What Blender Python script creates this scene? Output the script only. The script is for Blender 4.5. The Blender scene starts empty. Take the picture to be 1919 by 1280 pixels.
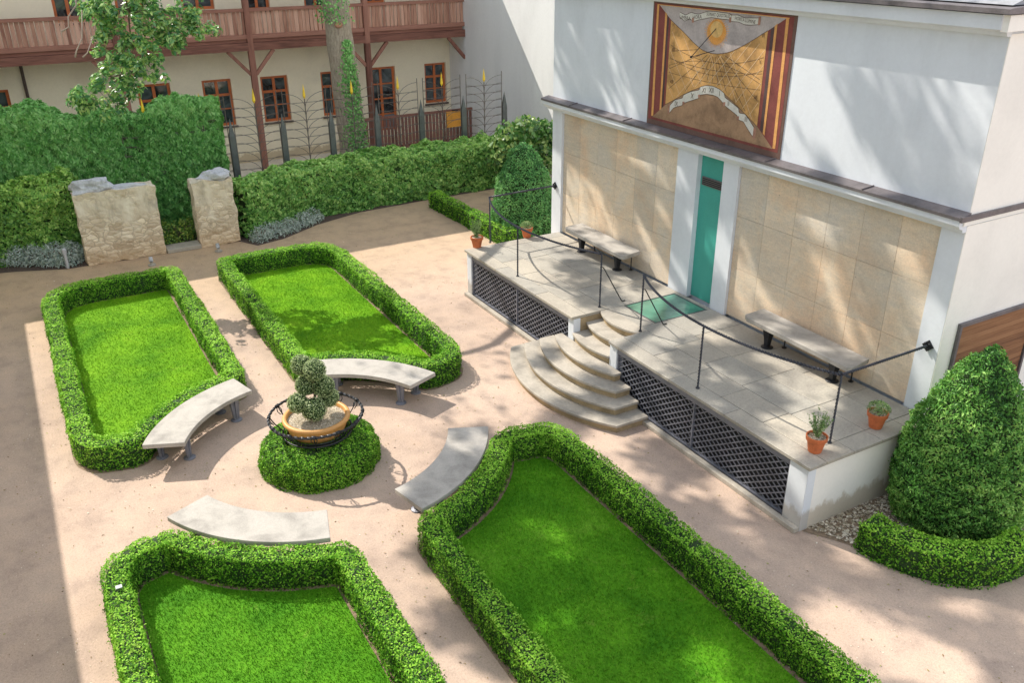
import bpy, bmesh, math, random
import numpy as np
from mathutils import Vector, Matrix, noise as mnoise
random.seed(7)
RNG = np.random.default_rng(11)
sc = bpy.context.scene
COL = sc.collection
PI = math.pi
rad = math.radians

# ------------------------------------------------------------------ helpers
def tag(o, label=None, cat=None, group=None, kind=None):
    if label: o['label'] = label
    if cat: o['category'] = cat
    if group: o['group'] = group
    if kind: o['kind'] = kind
    return o

def thing(name, label, cat, loc=(0, 0, 0), group=None):
    o = bpy.data.objects.new(name, None)
    o.empty_display_size = .1
    COL.objects.link(o)
    o.location = loc
    return tag(o, label, cat, group)

def link(name, me, mats, parent=None):
    o = bpy.data.objects.new(name, me)
    for m in (mats if isinstance(mats, (list, tuple)) else [mats]):
        me.materials.append(m)
    COL.objects.link(o)
    if parent is not None:
        o.parent = parent
        # geometry is written in world coordinates: cancel the parent's offset chain
        off = Vector((0, 0, 0)); p = parent
        while p is not None:
            off += p.location; p = p.parent
        o.location = -off
    return o

class MB:
    """collects shapes (world coordinates) and links them as ONE mesh object"""
    def __init__(s):
        s.v = []; s.f = []; s.m = []; s.n = 0; s.r = []
    def add(s, vs, fs, mi=0, rnd=None):
        vs = [tuple(float(c) for c in v) for v in vs]
        s.v += vs
        s.f += [tuple(i + s.n for i in f) for f in fs]
        s.m += [mi] * len(fs)
        s.r += [random.random() if rnd is None else rnd] * len(vs)
        s.n += len(vs)
        return s
    def box(s, x0, x1, y0, y1, z0, z1, mi=0):
        if x0 > x1: x0, x1 = x1, x0
        if y0 > y1: y0, y1 = y1, y0
        if z0 > z1: z0, z1 = z1, z0
        v = [(x0,y0,z0),(x1,y0,z0),(x1,y1,z0),(x0,y1,z0),(x0,y0,z1),(x1,y0,z1),(x1,y1,z1),(x0,y1,z1)]
        return s.add(v, [(0,3,2,1),(4,5,6,7),(0,1,5,4),(1,2,6,5),(2,3,7,6),(3,0,4,7)], mi)
    def bar(s, a, b, w, h, mi=0, up=(0,0,1)):
        a = Vector(a); b = Vector(b); d = (b - a).normalized(); u = Vector(up)
        if abs(d.dot(u)) > .99: u = Vector((0,1,0))
        sx = d.cross(u).normalized() * w / 2; sz = sx.cross(d).normalized() * h / 2
        v = [a-sx-sz, a+sx-sz, a+sx+sz, a-sx+sz, b-sx-sz, b+sx-sz, b+sx+sz, b-sx+sz]
        return s.add(v, [(0,1,2,3),(7,6,5,4),(0,4,5,1),(1,5,6,2),(2,6,7,3),(3,7,4,0)], mi)
    def tube(s, pts, r, n=8, mi=0, twist=0., closed=False, square=False):
        P = [Vector(p) for p in pts]; N = len(P)
        R = r if isinstance(r, (list, tuple)) else [r] * N
        if square: n = 4
        vs = []; fs = []
        t0 = (P[1] - P[0]).normalized()
        u = Vector((0,0,1)) if abs(t0.z) < .9 else Vector((1,0,0))
        nrm = t0.cross(u).normalized(); prev = t0; L = 0
        for i in range(N):
            if closed: t = (P[(i+1) % N] - P[i-1]).normalized()
            elif i == 0: t = t0
            elif i == N-1: t = (P[i] - P[i-1]).normalized()
            else: t = (P[i+1] - P[i-1]).normalized()
            ax = prev.cross(t)
            if ax.length > 1e-7:
                nrm = Matrix.Rotation(prev.angle(t), 3, ax.normalized()) @ nrm
            nrm = (nrm - t * nrm.dot(t)).normalized(); prev = t
            bn = t.cross(nrm)
            if i: L += (P[i] - P[i-1]).length
            for k in range(n):
                a = 2*PI*k/n + twist*L
                vs.append(P[i] + (nrm*math.cos(a) + bn*math.sin(a)) * R[i])
        for i in range(N if closed else N-1):
            j = (i+1) % N
            for k in range(n):
                k2 = (k+1) % n
                fs.append((i*n+k, i*n+k2, j*n+k2, j*n+k))
        if not closed:
            fs.append(tuple(range(n))[::-1]); fs.append(tuple((N-1)*n + k for k in range(n)))
        return s.add(vs, fs, mi)
    def lathe(s, c, prof, n=32, mi=0, sx=1., cap=False):
        vs = []; fs = []
        for (r, z) in prof:
            for k in range(n):
                a = 2*PI*k/n; vs.append((c[0]+r*math.cos(a)*sx, c[1]+r*math.sin(a), c[2]+z))
        for i in range(len(prof)-1):
            for k in range(n):
                k2 = (k+1) % n; fs.append((i*n+k, i*n+k2, (i+1)*n+k2, (i+1)*n+k))
        if cap: fs.append(tuple((len(prof)-1)*n + k for k in range(n)))
        return s.add(vs, fs, mi)
    def prism(s, poly, z0, z1, mi=0, plane='z'):
        """poly in xy extruded z0..z1 (plane z), or in xz extruded along y, or yz extruded along x"""
        n = len(poly)
        ar = sum(poly[i][0]*poly[(i+1) % n][1]-poly[(i+1) % n][0]*poly[i][1] for i in range(n))
        if ar < 0: poly = poly[::-1]
        def P(p, z):
            return (p[0], p[1], z) if plane == 'z' else ((p[0], z, p[1]) if plane == 'y' else (z, p[0], p[1]))
        vs = [P(p, z0) for p in poly] + [P(p, z1) for p in poly]
        fs = [tuple(range(n))[::-1], tuple(range(n, 2*n))]
        fs += [(i, (i+1) % n, n+(i+1) % n, n+i) for i in range(n)]
        if plane == 'y': fs = [f[::-1] for f in fs]
        if (z1 < z0): fs = [f[::-1] for f in fs]
        return s.add(vs, fs, mi)
    def build(s, name, mats, parent=None, smooth=False, bevel=0, seg=2, fixn=False):
        me = bpy.data.meshes.new(name)
        me.from_pydata(s.v, [], s.f)
        me.polygons.foreach_set('material_index', s.m)
        a = me.attributes.new('rnd', 'FLOAT', 'POINT'); a.data.foreach_set('value', s.r)
        if fixn:
            bm = bmesh.new(); bm.from_mesh(me); bmesh.ops.recalc_face_normals(bm, faces=bm.faces); bm.to_mesh(me); bm.free()
        if smooth: me.polygons.foreach_set('use_smooth', [True]*len(me.polygons))
        me.update()
        o = link(name, me, mats, parent)
        if bevel:
            md = o.modifiers.new('bevel', 'BEVEL'); md.width = bevel; md.segments = seg; md.limit_method = 'ANGLE'
            md.angle_limit = rad(40)
        return o

def quads_mesh(name, V, rnd, mats, parent=None, extra=None):
    """V (N,4,3) quads; rnd (N,) ; extra: optional MB core appended as material slot 1"""
    N = len(V)
    me = bpy.data.meshes.new(name)
    v = V.reshape(-1, 3); r = np.repeat(rnd, 4)
    loops = np.arange(4*N); starts = np.arange(0, 4*N, 4); tot = np.full(N, 4); mi = np.zeros(N, int)
    if extra is not None:
        ev = np.array(extra.v); base = len(v)
        el = []; es = []; et = []
        k = 4*N
        for f in extra.f:
            es.append(k); et.append(len(f)); el += [i + base for i in f]; k += len(f)
        v = np.vstack([v, ev]); r = np.concatenate([r, np.full(len(ev), .1)])
        loops = np.concatenate([loops, el]); starts = np.concatenate([starts, es]); tot = np.concatenate([tot, et])
        mi = np.concatenate([mi, np.ones(len(et), int)])
    me.vertices.add(len(v)); me.vertices.foreach_set('co', v.astype(np.float32).ravel())
    me.loops.add(len(loops)); me.loops.foreach_set('vertex_index', loops.astype(np.int32))
    me.polygons.add(len(starts)); me.polygons.foreach_set('loop_start', starts.astype(np.int32))
    me.polygons.foreach_set('loop_total', tot.astype(np.int32))
    me.polygons.foreach_set('material_index', mi.astype(np.int32))
    a = me.attributes.new('rnd', 'FLOAT', 'POINT'); a.data.foreach_set('value', r.astype(np.float32))
    me.update(calc_edges=True); me.validate()
    return link(name, me, mats, parent)

def unit(a): return a / np.maximum(np.linalg.norm(a, axis=-1, keepdims=True), 1e-9)

def leaf_quads(P, Nn, size, aspect=.55, tilt=.7, droop=0., up=0., rng=RNG):
    """a rhombic leaf at every point P with outward normals Nn"""
    n = len(P)
    N = unit(Nn + rng.normal(0, tilt, (n, 3)) + np.array([0, 0, up]))
    T = unit(np.cross(N, rng.normal(0, 1, (n, 3))))
    if droop: T = unit(T + np.array([0, 0, -droop])); T = unit(T - N*np.sum(T*N, 1, keepdims=True))
    B = np.cross(N, T)
    s = size * rng.uniform(.6, 1.35, (n, 1))
    a = P - T*s*.5; c = P + T*s*.5
    m = P - T*s*.05 + N*s*.08
    b = m + B*s*aspect*.5; d = m - B*s*aspect*.5
    return np.stack([a, b, c, d], 1)

def snoise(P, f=1., seed=0):
    """cheap smooth 3d noise in -1..1"""
    r = np.random.default_rng(seed); o = np.zeros(len(P))
    for k in range(6):
        w = r.normal(0, 1, 3); w /= np.linalg.norm(w)
        w2 = r.normal(0, 1, 3); w2 /= np.linalg.norm(w2)
        o += np.sin(P@w*f*(1+.35*k)*2.1 + r.uniform(0, 6) + 1.3*np.sin(P@w2*f*1.7 + r.uniform(0, 6)))
    return o/3.2

# ------------------------------------------------------------------ materials
def new_mat(name):
    m = bpy.data.materials.new(name); m.use_nodes = True
    nt = m.node_tree; b = nt.nodes['Principled BSDF']
    return m, nt, b
def N(nt, t, **kw):
    n = nt.nodes.new(t)
    for k, v in kw.items(): setattr(n, k, v)
    return n
def ramp(nt, fac, stops, interp='LINEAR'):
    r = N(nt, 'ShaderNodeValToRGB'); e = r.color_ramp.elements; r.color_ramp.interpolation = interp
    while len(e) < len(stops): e.new(.5)
    for i, (p, c) in enumerate(stops):
        e[i].position = p; e[i].color = (*c, 1) if len(c) == 3 else c
    nt.links.new(fac, r.inputs[0]); return r.outputs[0]
def pos(nt, scale=(1,1,1), rot=(0,0,0)):
    g = N(nt, 'ShaderNodeNewGeometry')
    mp = N(nt, 'ShaderNodeMapping'); mp.inputs['Scale'].default_value = scale; mp.inputs['Rotation'].default_value = rot
    nt.links.new(g.outputs['Position'], mp.inputs[0]); return mp.outputs[0]
def nz(nt, vec, scale, detail=4, rough=.55, dist=0.):
    n = N(nt, 'ShaderNodeTexNoise'); n.inputs['Scale'].default_value = scale; n.inputs['Detail'].default_value = detail
    n.inputs['Roughness'].default_value = rough; n.inputs['Distortion'].default_value = dist
    nt.links.new(vec, n.inputs['Vector']); return n.outputs[0]
def mixc(nt, a, b, fac, mode='MIX'):
    m = N(nt, 'ShaderNodeMix', data_type='RGBA', blend_type=mode)
    for s, v in ((m.inputs[0], fac), (m.inputs[6], a), (m.inputs[7], b)):
        if hasattr(v, 'links') or hasattr(v, 'is_linked'): nt.links.new(v, s)
        elif isinstance(v, (int, float)): s.default_value = v
        else: s.default_value = (*v, 1)
    return m.outputs[2]
def bump(nt, b, h, strength=.3, dist=.02):
    n = N(nt, 'ShaderNodeBump'); n.inputs['Strength'].default_value = strength; n.inputs['Distance'].default_value = dist
    nt.links.new(h, n.inputs['Height']); nt.links.new(n.outputs[0], b.inputs['Normal'])
def attr(nt, name='rnd'):
    a = N(nt, 'ShaderNodeAttribute', attribute_name=name); return a.outputs['Fac']

def plain(name, col, rough=.8, var=.25, scale=3., fine=40., metal=0., bmp=.15, streak=False, grain=.14):
    """weathered painted / cast surface: large stains, fine grain, slight bump"""
    m, nt, b = new_mat(name)
    v = pos(nt, (1, 1, .3) if streak else (1, 1, 1))
    big = nz(nt, v, scale, 5, .6, .4); v2 = pos(nt); sm = nz(nt, v2, fine, 3)
    dark = tuple(c*(1-var) for c in col); lite = tuple(min(1, c*(1+var*.4)) for c in col)
    c = ramp(nt, big, [(.3, dark), (.52, col), (.75, lite)])
    g = ramp(nt, sm, [(.3, (1-grain,)*3), (.7, (1+grain*.3,)*3)])
    nt.links.new(mixc(nt, c, g, 1., 'MULTIPLY'), b.inputs['Base Color'])
    if 'render' in name:
        sx = N(nt, 'ShaderNodeSeparateXYZ'); nt.links.new(pos(nt), sx.inputs[0]); ad = N(nt, 'ShaderNodeMath', operation='MULTIPLY_ADD')
        nt.links.new(nz(nt, pos(nt, (1, 1, .5)), 6, 4, .7), ad.inputs[0]); ad.inputs[1].default_value = -.5; nt.links.new(sx.outputs[2], ad.inputs[2])
        cc = b.inputs['Base Color'].links[0].from_socket
        nt.links.new(mixc(nt, cc, ramp(nt, ad.outputs[0], [(-.0, (.62, .55, .46)), (.10, (1, 1, 1))]), .8, 'MULTIPLY'), b.inputs['Base Color'])
    b.inputs['Roughness'].default_value = rough; b.inputs['Metallic'].default_value = metal
    if bmp: bump(nt, b, sm, bmp, .01)
    return m

def leafmat(name, c0, c1, c2, rough=.45, trans=.25, patch=1.2, spec=.4):
    m, nt, b = new_mat(name)
    r = attr(nt); p = pos(nt); n = nz(nt, p, patch, 3)
    a = N(nt, 'ShaderNodeMath', operation='MULTIPLY_ADD'); nt.links.new(n, a.inputs[0]); a.inputs[1].default_value = .9; a.inputs[2].default_value = -.45
    s = N(nt, 'ShaderNodeMath', operation='ADD'); nt.links.new(a.outputs[0], s.inputs[0]); nt.links.new(r, s.inputs[1])
    c = ramp(nt, s.outputs[0], [(.05, c0), (.5, c1), (.95, c2)])
    nt.links.new(c, b.inputs['Base Color']); b.inputs['Roughness'].default_value = rough
    b.inputs['Specular IOR Level'].default_value = spec
    t = N(nt, 'ShaderNodeBsdfTranslucent'); nt.links.new(mixc(nt, c, (1.0, 1.0, .35), .25, 'MULTIPLY'), t.inputs[0])
    mx = N(nt, 'ShaderNodeMixShader'); mx.inputs[0].default_value = trans
    nt.links.new(b.outputs[0], mx.inputs[1]); nt.links.new(t.outputs[0], mx.inputs[2])
    nt.links.new(mx.outputs[0], nt.nodes['Material Output'].inputs[0])
    return m

def leafmat_v(name, c0, c1, c2, *a):
    m = leafmat(name, c0, c1, c2, *a); nt = m.node_tree; b = nt.nodes['Principled BSDF']
    src = b.inputs['Base Color'].links[0].from_socket; p = pos(nt)
    dry = ramp(nt, nz(nt, p, 5.5, 4, .7, .8), [(.62, (0,)*3), (.74, (.55,)*3)]); dark = ramp(nt, nz(nt, p, 9, 3, .6), [(.30, (.45,)*3), (.46, (1,)*3)])
    c = mixc(nt, src, (.42, .46, .10), dry); c = mixc(nt, c, dark, .8, 'MULTIPLY'); nt.links.new(c, b.inputs['Base Color']); return m
# sandy gravel court
def ground_mat():
    m, nt, b = new_mat('sandy gravel')
    p = pos(nt)
    big = nz(nt, p, .35, 4, .6, .3); mid = nz(nt, p, 2.2, 5, .65); fine = nz(nt, p, 38, 4, .75); grit = nz(nt, p, 140, 2, .8)
    c = ramp(nt, big, [(.3, (.45, .34, .27)), (.5, (.535, .41, .33)), (.7, (.595, .46, .37))])
    sx = N(nt, 'ShaderNodeSeparateXYZ'); nt.links.new(p, sx.inputs[0])
    back = N(nt, 'ShaderNodeMapRange'); nt.links.new(sx.outputs[0], back.inputs[0])
    back.inputs[1].default_value = -16; back.inputs[2].default_value = -21
    c = mixc(nt, c, (.52, .38, .25), back.outputs[0])
    c = mixc(nt, c, ramp(nt, mid, [(.28, (.76, .76, .78)), (.5, (.98, .98, .98)), (.72, (1.1, 1.08, 1.05))]), 1., 'MULTIPLY')
    c = mixc(nt, c, ramp(nt, fine, [(.3, (.78, .77, .76)), (.5, (1, 1, 1)), (.75, (1.12, 1.12, 1.12))]), 1., 'MULTIPLY')
    c = mixc(nt, c, ramp(nt, grit, [(.32, (.66, .62, .6)), (.48, (1, 1, 1)), (.68, (1.22, 1.2, 1.18))]), .75, 'MULTIPLY')
    nt.links.new(c, b.inputs['Base Color']); b.inputs['Roughness'].default_value = .95
    ad = N(nt, 'ShaderNodeMath', operation='ADD'); nt.links.new(fine, ad.inputs[0]); nt.links.new(grit, ad.inputs[1])
    bump(nt, b, ad.outputs[0], .35, .012)
    return m
M_ground = ground_mat()
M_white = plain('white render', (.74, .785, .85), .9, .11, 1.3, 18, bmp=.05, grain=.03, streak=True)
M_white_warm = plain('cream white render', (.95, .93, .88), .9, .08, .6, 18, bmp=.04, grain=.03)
M_neigh = plain('old white render', (.90, .91, .92), .92, .10, .9, 14, bmp=.05, streak=True, grain=.03)
M_cream = plain('cream wall render', (.97, .88, .68), .92, .12, .5, 18, bmp=.04, grain=.04)
M_stone = plain('grey brown paving stone', (.50, .455, .385), .8, .24, 1.6, 30, bmp=.2)
M_step = plain('sandstone step', (.46, .42, .36), .8, .32, 2.5, 30, bmp=.25)
M_riser = plain('yellow sandstone riser', (.44, .335, .20), .85, .35, 4, 30, bmp=.3)
M_bench = plain('pale grey stone slab', (.45, .425, .39), .7, .34, 2.8, 60, bmp=.1)
M_iron = plain('black wrought iron', (.035, .038, .045), .45, .3, 6, 60, metal=.5, bmp=.1)
M_iron_b = plain('blue grey painted iron', (.23, .24, .29), .5, .25, 6, 60, metal=.2, bmp=.1)
M_rail = plain('dark blue black iron', (.065, .07, .09), .4, .3, 6, 60, metal=.4, bmp=.1)
M_fence = plain('green grey iron', (.13, .15, .15), .5, .3, 6, 60, metal=.3, bmp=.1)
M_rod = plain('brown grey iron rod', (.16, .135, .12), .55, .3, 6, 60, metal=.3, bmp=.1)
M_zinc = plain('weathered zinc', (.19, .17, .18), .5, .35, 3, 30, metal=.3, bmp=.1)
M_green = plain('green painted metal', (.065, .41, .345), .6, .1, 2, 50, bmp=.05)
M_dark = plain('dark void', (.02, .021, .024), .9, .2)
M_terra = plain('terracotta', (.62, .17, .06), .75, .25, 8, 50, bmp=.1)
M_ochre = plain('ochre glazed pot', (.70, .36, .115), .5, .18, 4, 50, bmp=.05)
M_soil = plain('dark soil', (.30, .22, .15), .95, .5, 20, 90, bmp=.8)
M_mulch = plain('bark mulch', (.12, .085, .07), .95, .6, 30, 90, bmp=1)
M_yellow = plain('gilded metal', (.95, .66, .04), .4, .12, 5, 40, metal=.1, bmp=0)
M_orange = plain('orange panel', (.80, .36, .05), .7, .2, 5, 30)
M_frame = plain('orange brown window frame', (.62, .17, .05), .5, .25, 4, 40)
M_sill = plain('dark sill', (.10, .07, .06), .6, .2)
M_lamp = plain('grey lamp housing', (.55, .57, .6), .5, .1)
M_rock = plain('grey blue rock', (.58, .60, .64), .85, .45, 5, 25, bmp=.6)
M_slate = plain('slate roof', (.36, .37, .40), .7, .3, 6, 30, bmp=.3)
M_pebbles = leafmat('pebbles', (.36, .30, .21), (.62, .54, .42), (.84, .77, .65), .8, 0., 3)
M_twig = plain('twig', (.20, .15, .10), .85, .3)
M_deadtwig = plain('bare pale twig', (.42, .34, .28), .85, .3)

def wood(name, c0, c1, c2, ax='z', plank=.11, scale=1.):
    m, nt, b = new_mat(name)
    s = {'z': (14, 14, 1.2), 'y': (14, 1.2, 14), 'x': (1.2, 14, 14)}[ax]
    g = nz(nt, pos(nt, s), scale, 5, .65, .6); r = attr(nt)
    mm = N(nt, 'ShaderNodeMath', operation='MULTIPLY_ADD'); nt.links.new(r, mm.inputs[0]); mm.inputs[1].default_value = .5; nt.links.new(g, mm.inputs[2])
    c = ramp(nt, mm.outputs[0], [(.4, c0), (.7, c1), (1.0, c2)])
    nt.links.new(c, b.inputs['Base Color']); b.inputs['Roughness'].default_value = .75
    bump(nt, b, g, .4, .01); return m
M_beam = wood('dark red brown beam', (.13, .05, .035), (.28, .12, .085), (.38, .18, .13), 'y')
M_post = wood('dark red brown post', (.13, .05, .035), (.28, .12, .085), (.38, .18, .13), 'z')
M_plank = wood('red brown balcony plank', (.27, .115, .08), (.50, .27, .19), (.66, .40, .30), 'z')
M_picket = wood('maroon picket', (.11, .045, .035), (.19, .08, .06), (.26, .12, .09), 'z')
M_shutter = wood('brown horizontal board', (.13, .055, .028), (.25, .115, .05), (.34, .17, .08), 'y')

def barkmat():
    m, nt, b = new_mat('tree bark'); p = pos(nt, (5, 5, 1.5)); v = N(nt, 'ShaderNodeTexVoronoi', feature='DISTANCE_TO_EDGE')
    v.inputs['Scale'].default_value = 2.4; nt.links.new(p, v.inputs[0]); g = nz(nt, p, 4, 5, .7)
    c = ramp(nt, g, [(.3, (.24, .20, .155)), (.55, (.44, .37, .29)), (.8, (.58, .51, .41))])
    nt.links.new(c, b.inputs['Base Color']); b.inputs['Roughness'].default_value = .95
    a = N(nt, 'ShaderNodeMath', operation='ADD'); nt.links.new(v.outputs[0], a.inputs[0]); nt.links.new(g, a.inputs[1])
    bump(nt, b, a.outputs[0], .8, .05); return m
M_bark = barkmat()

def glassmat(name, tint, dark):
    m, nt, b = new_mat(name)
    c = ramp(nt, nz(nt, pos(nt), 2.3, 3, .5, 1.5), [(.35, dark), (.7, tint)])
    nt.links.new(c, b.inputs['Base Color']); b.inputs['Roughness'].default_value = .06
    b.inputs['Specular IOR Level'].default_value = .8; b.inputs['Coat Weight'].default_value = .3
    return m
M_pane = glassmat('window pane', (.10, .13, .14), (.012, .015, .018))
M_bluepane = glassmat('grey lower pane', (.25, .29, .33), (.16, .19, .22))
M_floorglass = glassmat('green floor glass', (.12, .33, .24), (.06, .21, .15))
M_floorglass.node_tree.nodes['Principled BSDF'].inputs['Roughness'].default_value = .14

def tilemat():
    m, nt, b = new_mat('sandstone cladding'); p = pos(nt); r = attr(nt)
    big = nz(nt, p, 1.1, 4, .6, .5); band = nz(nt, pos(nt, (1, 1, 5)), 2.2, 4, .6, 1.2); sm = nz(nt, p, 45, 4)
    c = ramp(nt, big, [(.34, (.76, .71, .63)), (.5, (.79, .69, .56)), (.66, (.80, .63, .47))])
    c = mixc(nt, c, ramp(nt, band, [(.35, (.85, .85, .85)), (.7, (1.08, 1.04, .98))]), .7, 'MULTIPLY')
    c = mixc(nt, c, ramp(nt, r, [(0, (.78, .80, .82)), (.5, (.98, .95, .92)), (1, (1.08, 1.02, .95))]), .8, 'MULTIPLY')
    c = mixc(nt, c, ramp(nt, sm, [(.3, (.86, .86, .86)), (.7, (1.06, 1.06, 1.06))]), 1., 'MULTIPLY')
    vo = N(nt, 'ShaderNodeTexVoronoi'); vo.inputs['Scale'].default_value = 5; nt.links.new(p, vo.inputs[0])
    c = mixc(nt, (.12, .10, .08), c, ramp(nt, vo.outputs[0], [(.0, (.25,)*3), (.075, (1,)*3)]))
    nt.links.new(c, b.inputs['Base Color']); b.inputs['Roughness'].default_value = .85; bump(nt, b, sm, .15, .01)
    return m
M_tile = tilemat()
def pavemat():
    m, nt, b = new_mat('terrace paving'); p = pos(nt); r = attr(nt)
    big = nz(nt, p, 1.3, 5, .65, .6); sm = nz(nt, p, 30, 4, .7)
    c = ramp(nt, big, [(.3, (.33, .31, .28)), (.5, (.42, .395, .35)), (.7, (.50, .47, .41))])
    c = mixc(nt, c, ramp(nt, r, [(0, (.82, .84, .86)), (1, (1.08, 1.04, .98))]), .9, 'MULTIPLY')
    c = mixc(nt, c, ramp(nt, sm, [(.3, (.8, .8, .8)), (.7, (1.1, 1.1, 1.1))]), 1., 'MULTIPLY')
    nt.links.new(c, b.inputs['Base Color']); b.inputs['Roughness'].default_value = .8; bump(nt, b, sm, .3, .01)
    return m
M_pave = pavemat()

def rubble():
    m, nt, b = new_mat('rubble stone with old plaster'); p = pos(nt, (1, 1, 1.7)); q = pos(nt)
    w = nz(nt, q, 3, 3); wv = N(nt, 'ShaderNodeVectorMath', operation='SCALE')
    tn = N(nt, 'ShaderNodeTexNoise'); tn.inputs['Scale'].default_value = 4; nt.links.new(q, tn.inputs['Vector'])
    nt.links.new(tn.outputs['Color'], wv.inputs[0]); wv.inputs['Scale'].default_value = .25
    ad = N(nt, 'ShaderNodeVectorMath', operation='ADD'); nt.links.new(p, ad.inputs[0]); nt.links.new(wv.outputs[0], ad.inputs[1])
    v = N(nt, 'ShaderNodeTexVoronoi'); v.inputs['Scale'].default_value = 5.5; nt.links.new(ad.outputs[0], v.inputs[0])
    e = N(nt, 'ShaderNodeTexVoronoi', feature='DISTANCE_TO_EDGE'); e.inputs['Scale'].default_value = 5.5; nt.links.new(ad.outputs[0], e.inputs[0])
    st = mixc(nt, (.48, .38, .26), (.98, .86, .66), v.outputs['Color'])
    st = mixc(nt, (.50, .42, .31), st, ramp(nt, e.outputs[0], [(0, (0,)*3), (.09, (1,)*3)]))
    pl = ramp(nt, nz(nt, pos(nt, (1, 1, .4)), 2.6, 5, .7, .5), [(.3, (.42, .38, .31)), (.5, (.74, .66, .52)), (.7, (.90, .84, .70))])
    sx = N(nt, 'ShaderNodeSeparateXYZ'); nt.links.new(q, sx.inputs[0])
    h = N(nt, 'ShaderNodeMapRange'); nt.links.new(sx.outputs[2], h.inputs[0]); h.inputs[1].default_value = .6; h.inputs[2].default_value = 1.3
    a = N(nt, 'ShaderNodeMath', operation='MULTIPLY_ADD'); nt.links.new(nz(nt, q, 2.4, 4, .6, .4), a.inputs[0]); a.inputs[1].default_value = 4.; a.inputs[2].default_value = -2.3
    s = N(nt, 'ShaderNodeMath', operation='ADD', use_clamp=True); nt.links.new(a.outputs[0], s.inputs[0]); nt.links.new(h.outputs[0], s.inputs[1])
    c = mixc(nt, st, pl, s.outputs[0])
    c = mixc(nt, c, (.66, .44, .24), ramp(nt, sx.outputs[2], [(.0, (.55,)*3), (.55, (0,)*3)]))
    nt.links.new(c, b.inputs['Base Color']); b.inputs['Roughness'].default_value = .95
    bb = mixc(nt, e.outputs[0], (.2, .2, .2), s.outputs[0])
    bump(nt, b, bb, .7, .06); return m
M_rubble = rubble()

M_box = leafmat_v('box leaf', (.025, .095, .012), (.15, .42, .028), (.46, .80, .10), .55, .3, .9, .15)
M_box_core = plain('box hedge inside', (.022, .055, .012), .9, .4, 20, 60)
M_ivyhedge = leafmat('back hedge leaf', (.06, .20, .04), (.24, .54, .12), (.60, .84, .28), .45, .3, 1.2, .5)
M_ivy = leafmat('creeper leaf', (.06, .24, .05), (.19, .52, .12), (.42, .76, .28), .45, .3, .6, .5)
M_lefthedge = leafmat('left hedge leaf', (.06, .20, .04), (.25, .54, .10), (.60, .84, .22), .45, .3, 1., .5)
M_shrub = leafmat('broad shrub leaf', (.03, .11, .025), (.10, .26, .06), (.34, .48, .16), .3, .3, 1.2, .6)
M_yew = leafmat('yew needle', (.025, .10, .02), (.13, .36, .06), (.38, .64, .15), .5, .2, 1.4, .3)
M_yew2 = leafmat('dark yew needle', (.045, .16, .05), (.13, .38, .11), (.28, .56, .18), .5, .2, 1.4, .3)
M_crown = leafmat('tree leaf', (.06, .20, .07), (.17, .42, .13), (.50, .70, .22), .28, .35, 1.5, .8)
M_lav = leafmat('silver leaf', (.30, .42, .36), (.55, .66, .60), (.78, .86, .82), .6, .2, 3, .3)
M_herb = leafmat('potted herb leaf', (.08, .18, .06), (.24, .40, .14), (.48, .60, .30), .5, .2, 5, .3)
M_topi = leafmat('topiary leaf', (.14, .22, .08), (.40, .52, .22), (.70, .80, .46), .45, .2, 6, .4)
M_low = leafmat('low ground cover leaf', (.04, .12, .02), (.14, .29, .05), (.36, .45, .08), .5, .2, 2, .4)

def grassmat():
    m, nt, b = new_mat('lawn grass'); p = pos(nt)
    r = attr(nt); a = nz(nt, p, 1.1, 4, .6, .4); f = nz(nt, p, 22, 3, .7)
    s = N(nt, 'ShaderNodeMath', operation='MULTIPLY_ADD'); nt.links.new(r, s.inputs[0]); s.inputs[1].default_value = .38; nt.links.new(a, s.inputs[2])
    c = ramp(nt, s.outputs[0], [(.32, (.07, .22, .010)), (.66, (.17, .39, .014)), (.98, (.37, .57, .05))])
    c = mixc(nt, c, ramp(nt, f, [(.3, (.66, .74, .66)), (.7, (1.2, 1.12, 1.15))]), .9, 'MULTIPLY')
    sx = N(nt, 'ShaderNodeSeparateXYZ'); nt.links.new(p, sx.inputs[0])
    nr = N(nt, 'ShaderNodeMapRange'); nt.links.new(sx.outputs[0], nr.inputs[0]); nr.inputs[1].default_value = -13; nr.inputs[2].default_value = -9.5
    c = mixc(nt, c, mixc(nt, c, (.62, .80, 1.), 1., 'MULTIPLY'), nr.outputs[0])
    dry = ramp(nt, nz(nt, p, 2.7, 5, .75, 1.), [(.60, (0,)*3), (.78, (.5,)*3)])
    c = mixc(nt, c, (.30, .36, .08), dry)
    nt.links.new(c, b.inputs['Base Color']); b.inputs['Roughness'].default_value = .6; b.inputs['Specular IOR Level'].default_value = .04
    return m
M_grass = grassmat()

# ------------------------------------------------------------------ camera, light, world
cam_rows = np.array([[0.49511, 0.868819, -0.004461], [0.369954, -0.215464, -0.90372], [-0.78613, 0.44579, -0.428102]])
cd = bpy.data.cameras.new('camera'); cam = bpy.data.objects.new('camera', cd); COL.objects.link(cam)
right, down, fwd = (Vector(r) for r in cam_rows)
mw = Matrix((right, -down, -fwd)).transposed().to_4x4(); mw.translation = (0, 0, 7.2)
cam.matrix_world = mw
cd.sensor_width = 36; cd.lens = 30.663; cd.clip_end = 600; cd.clip_start = .1
sc.camera = cam

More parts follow.
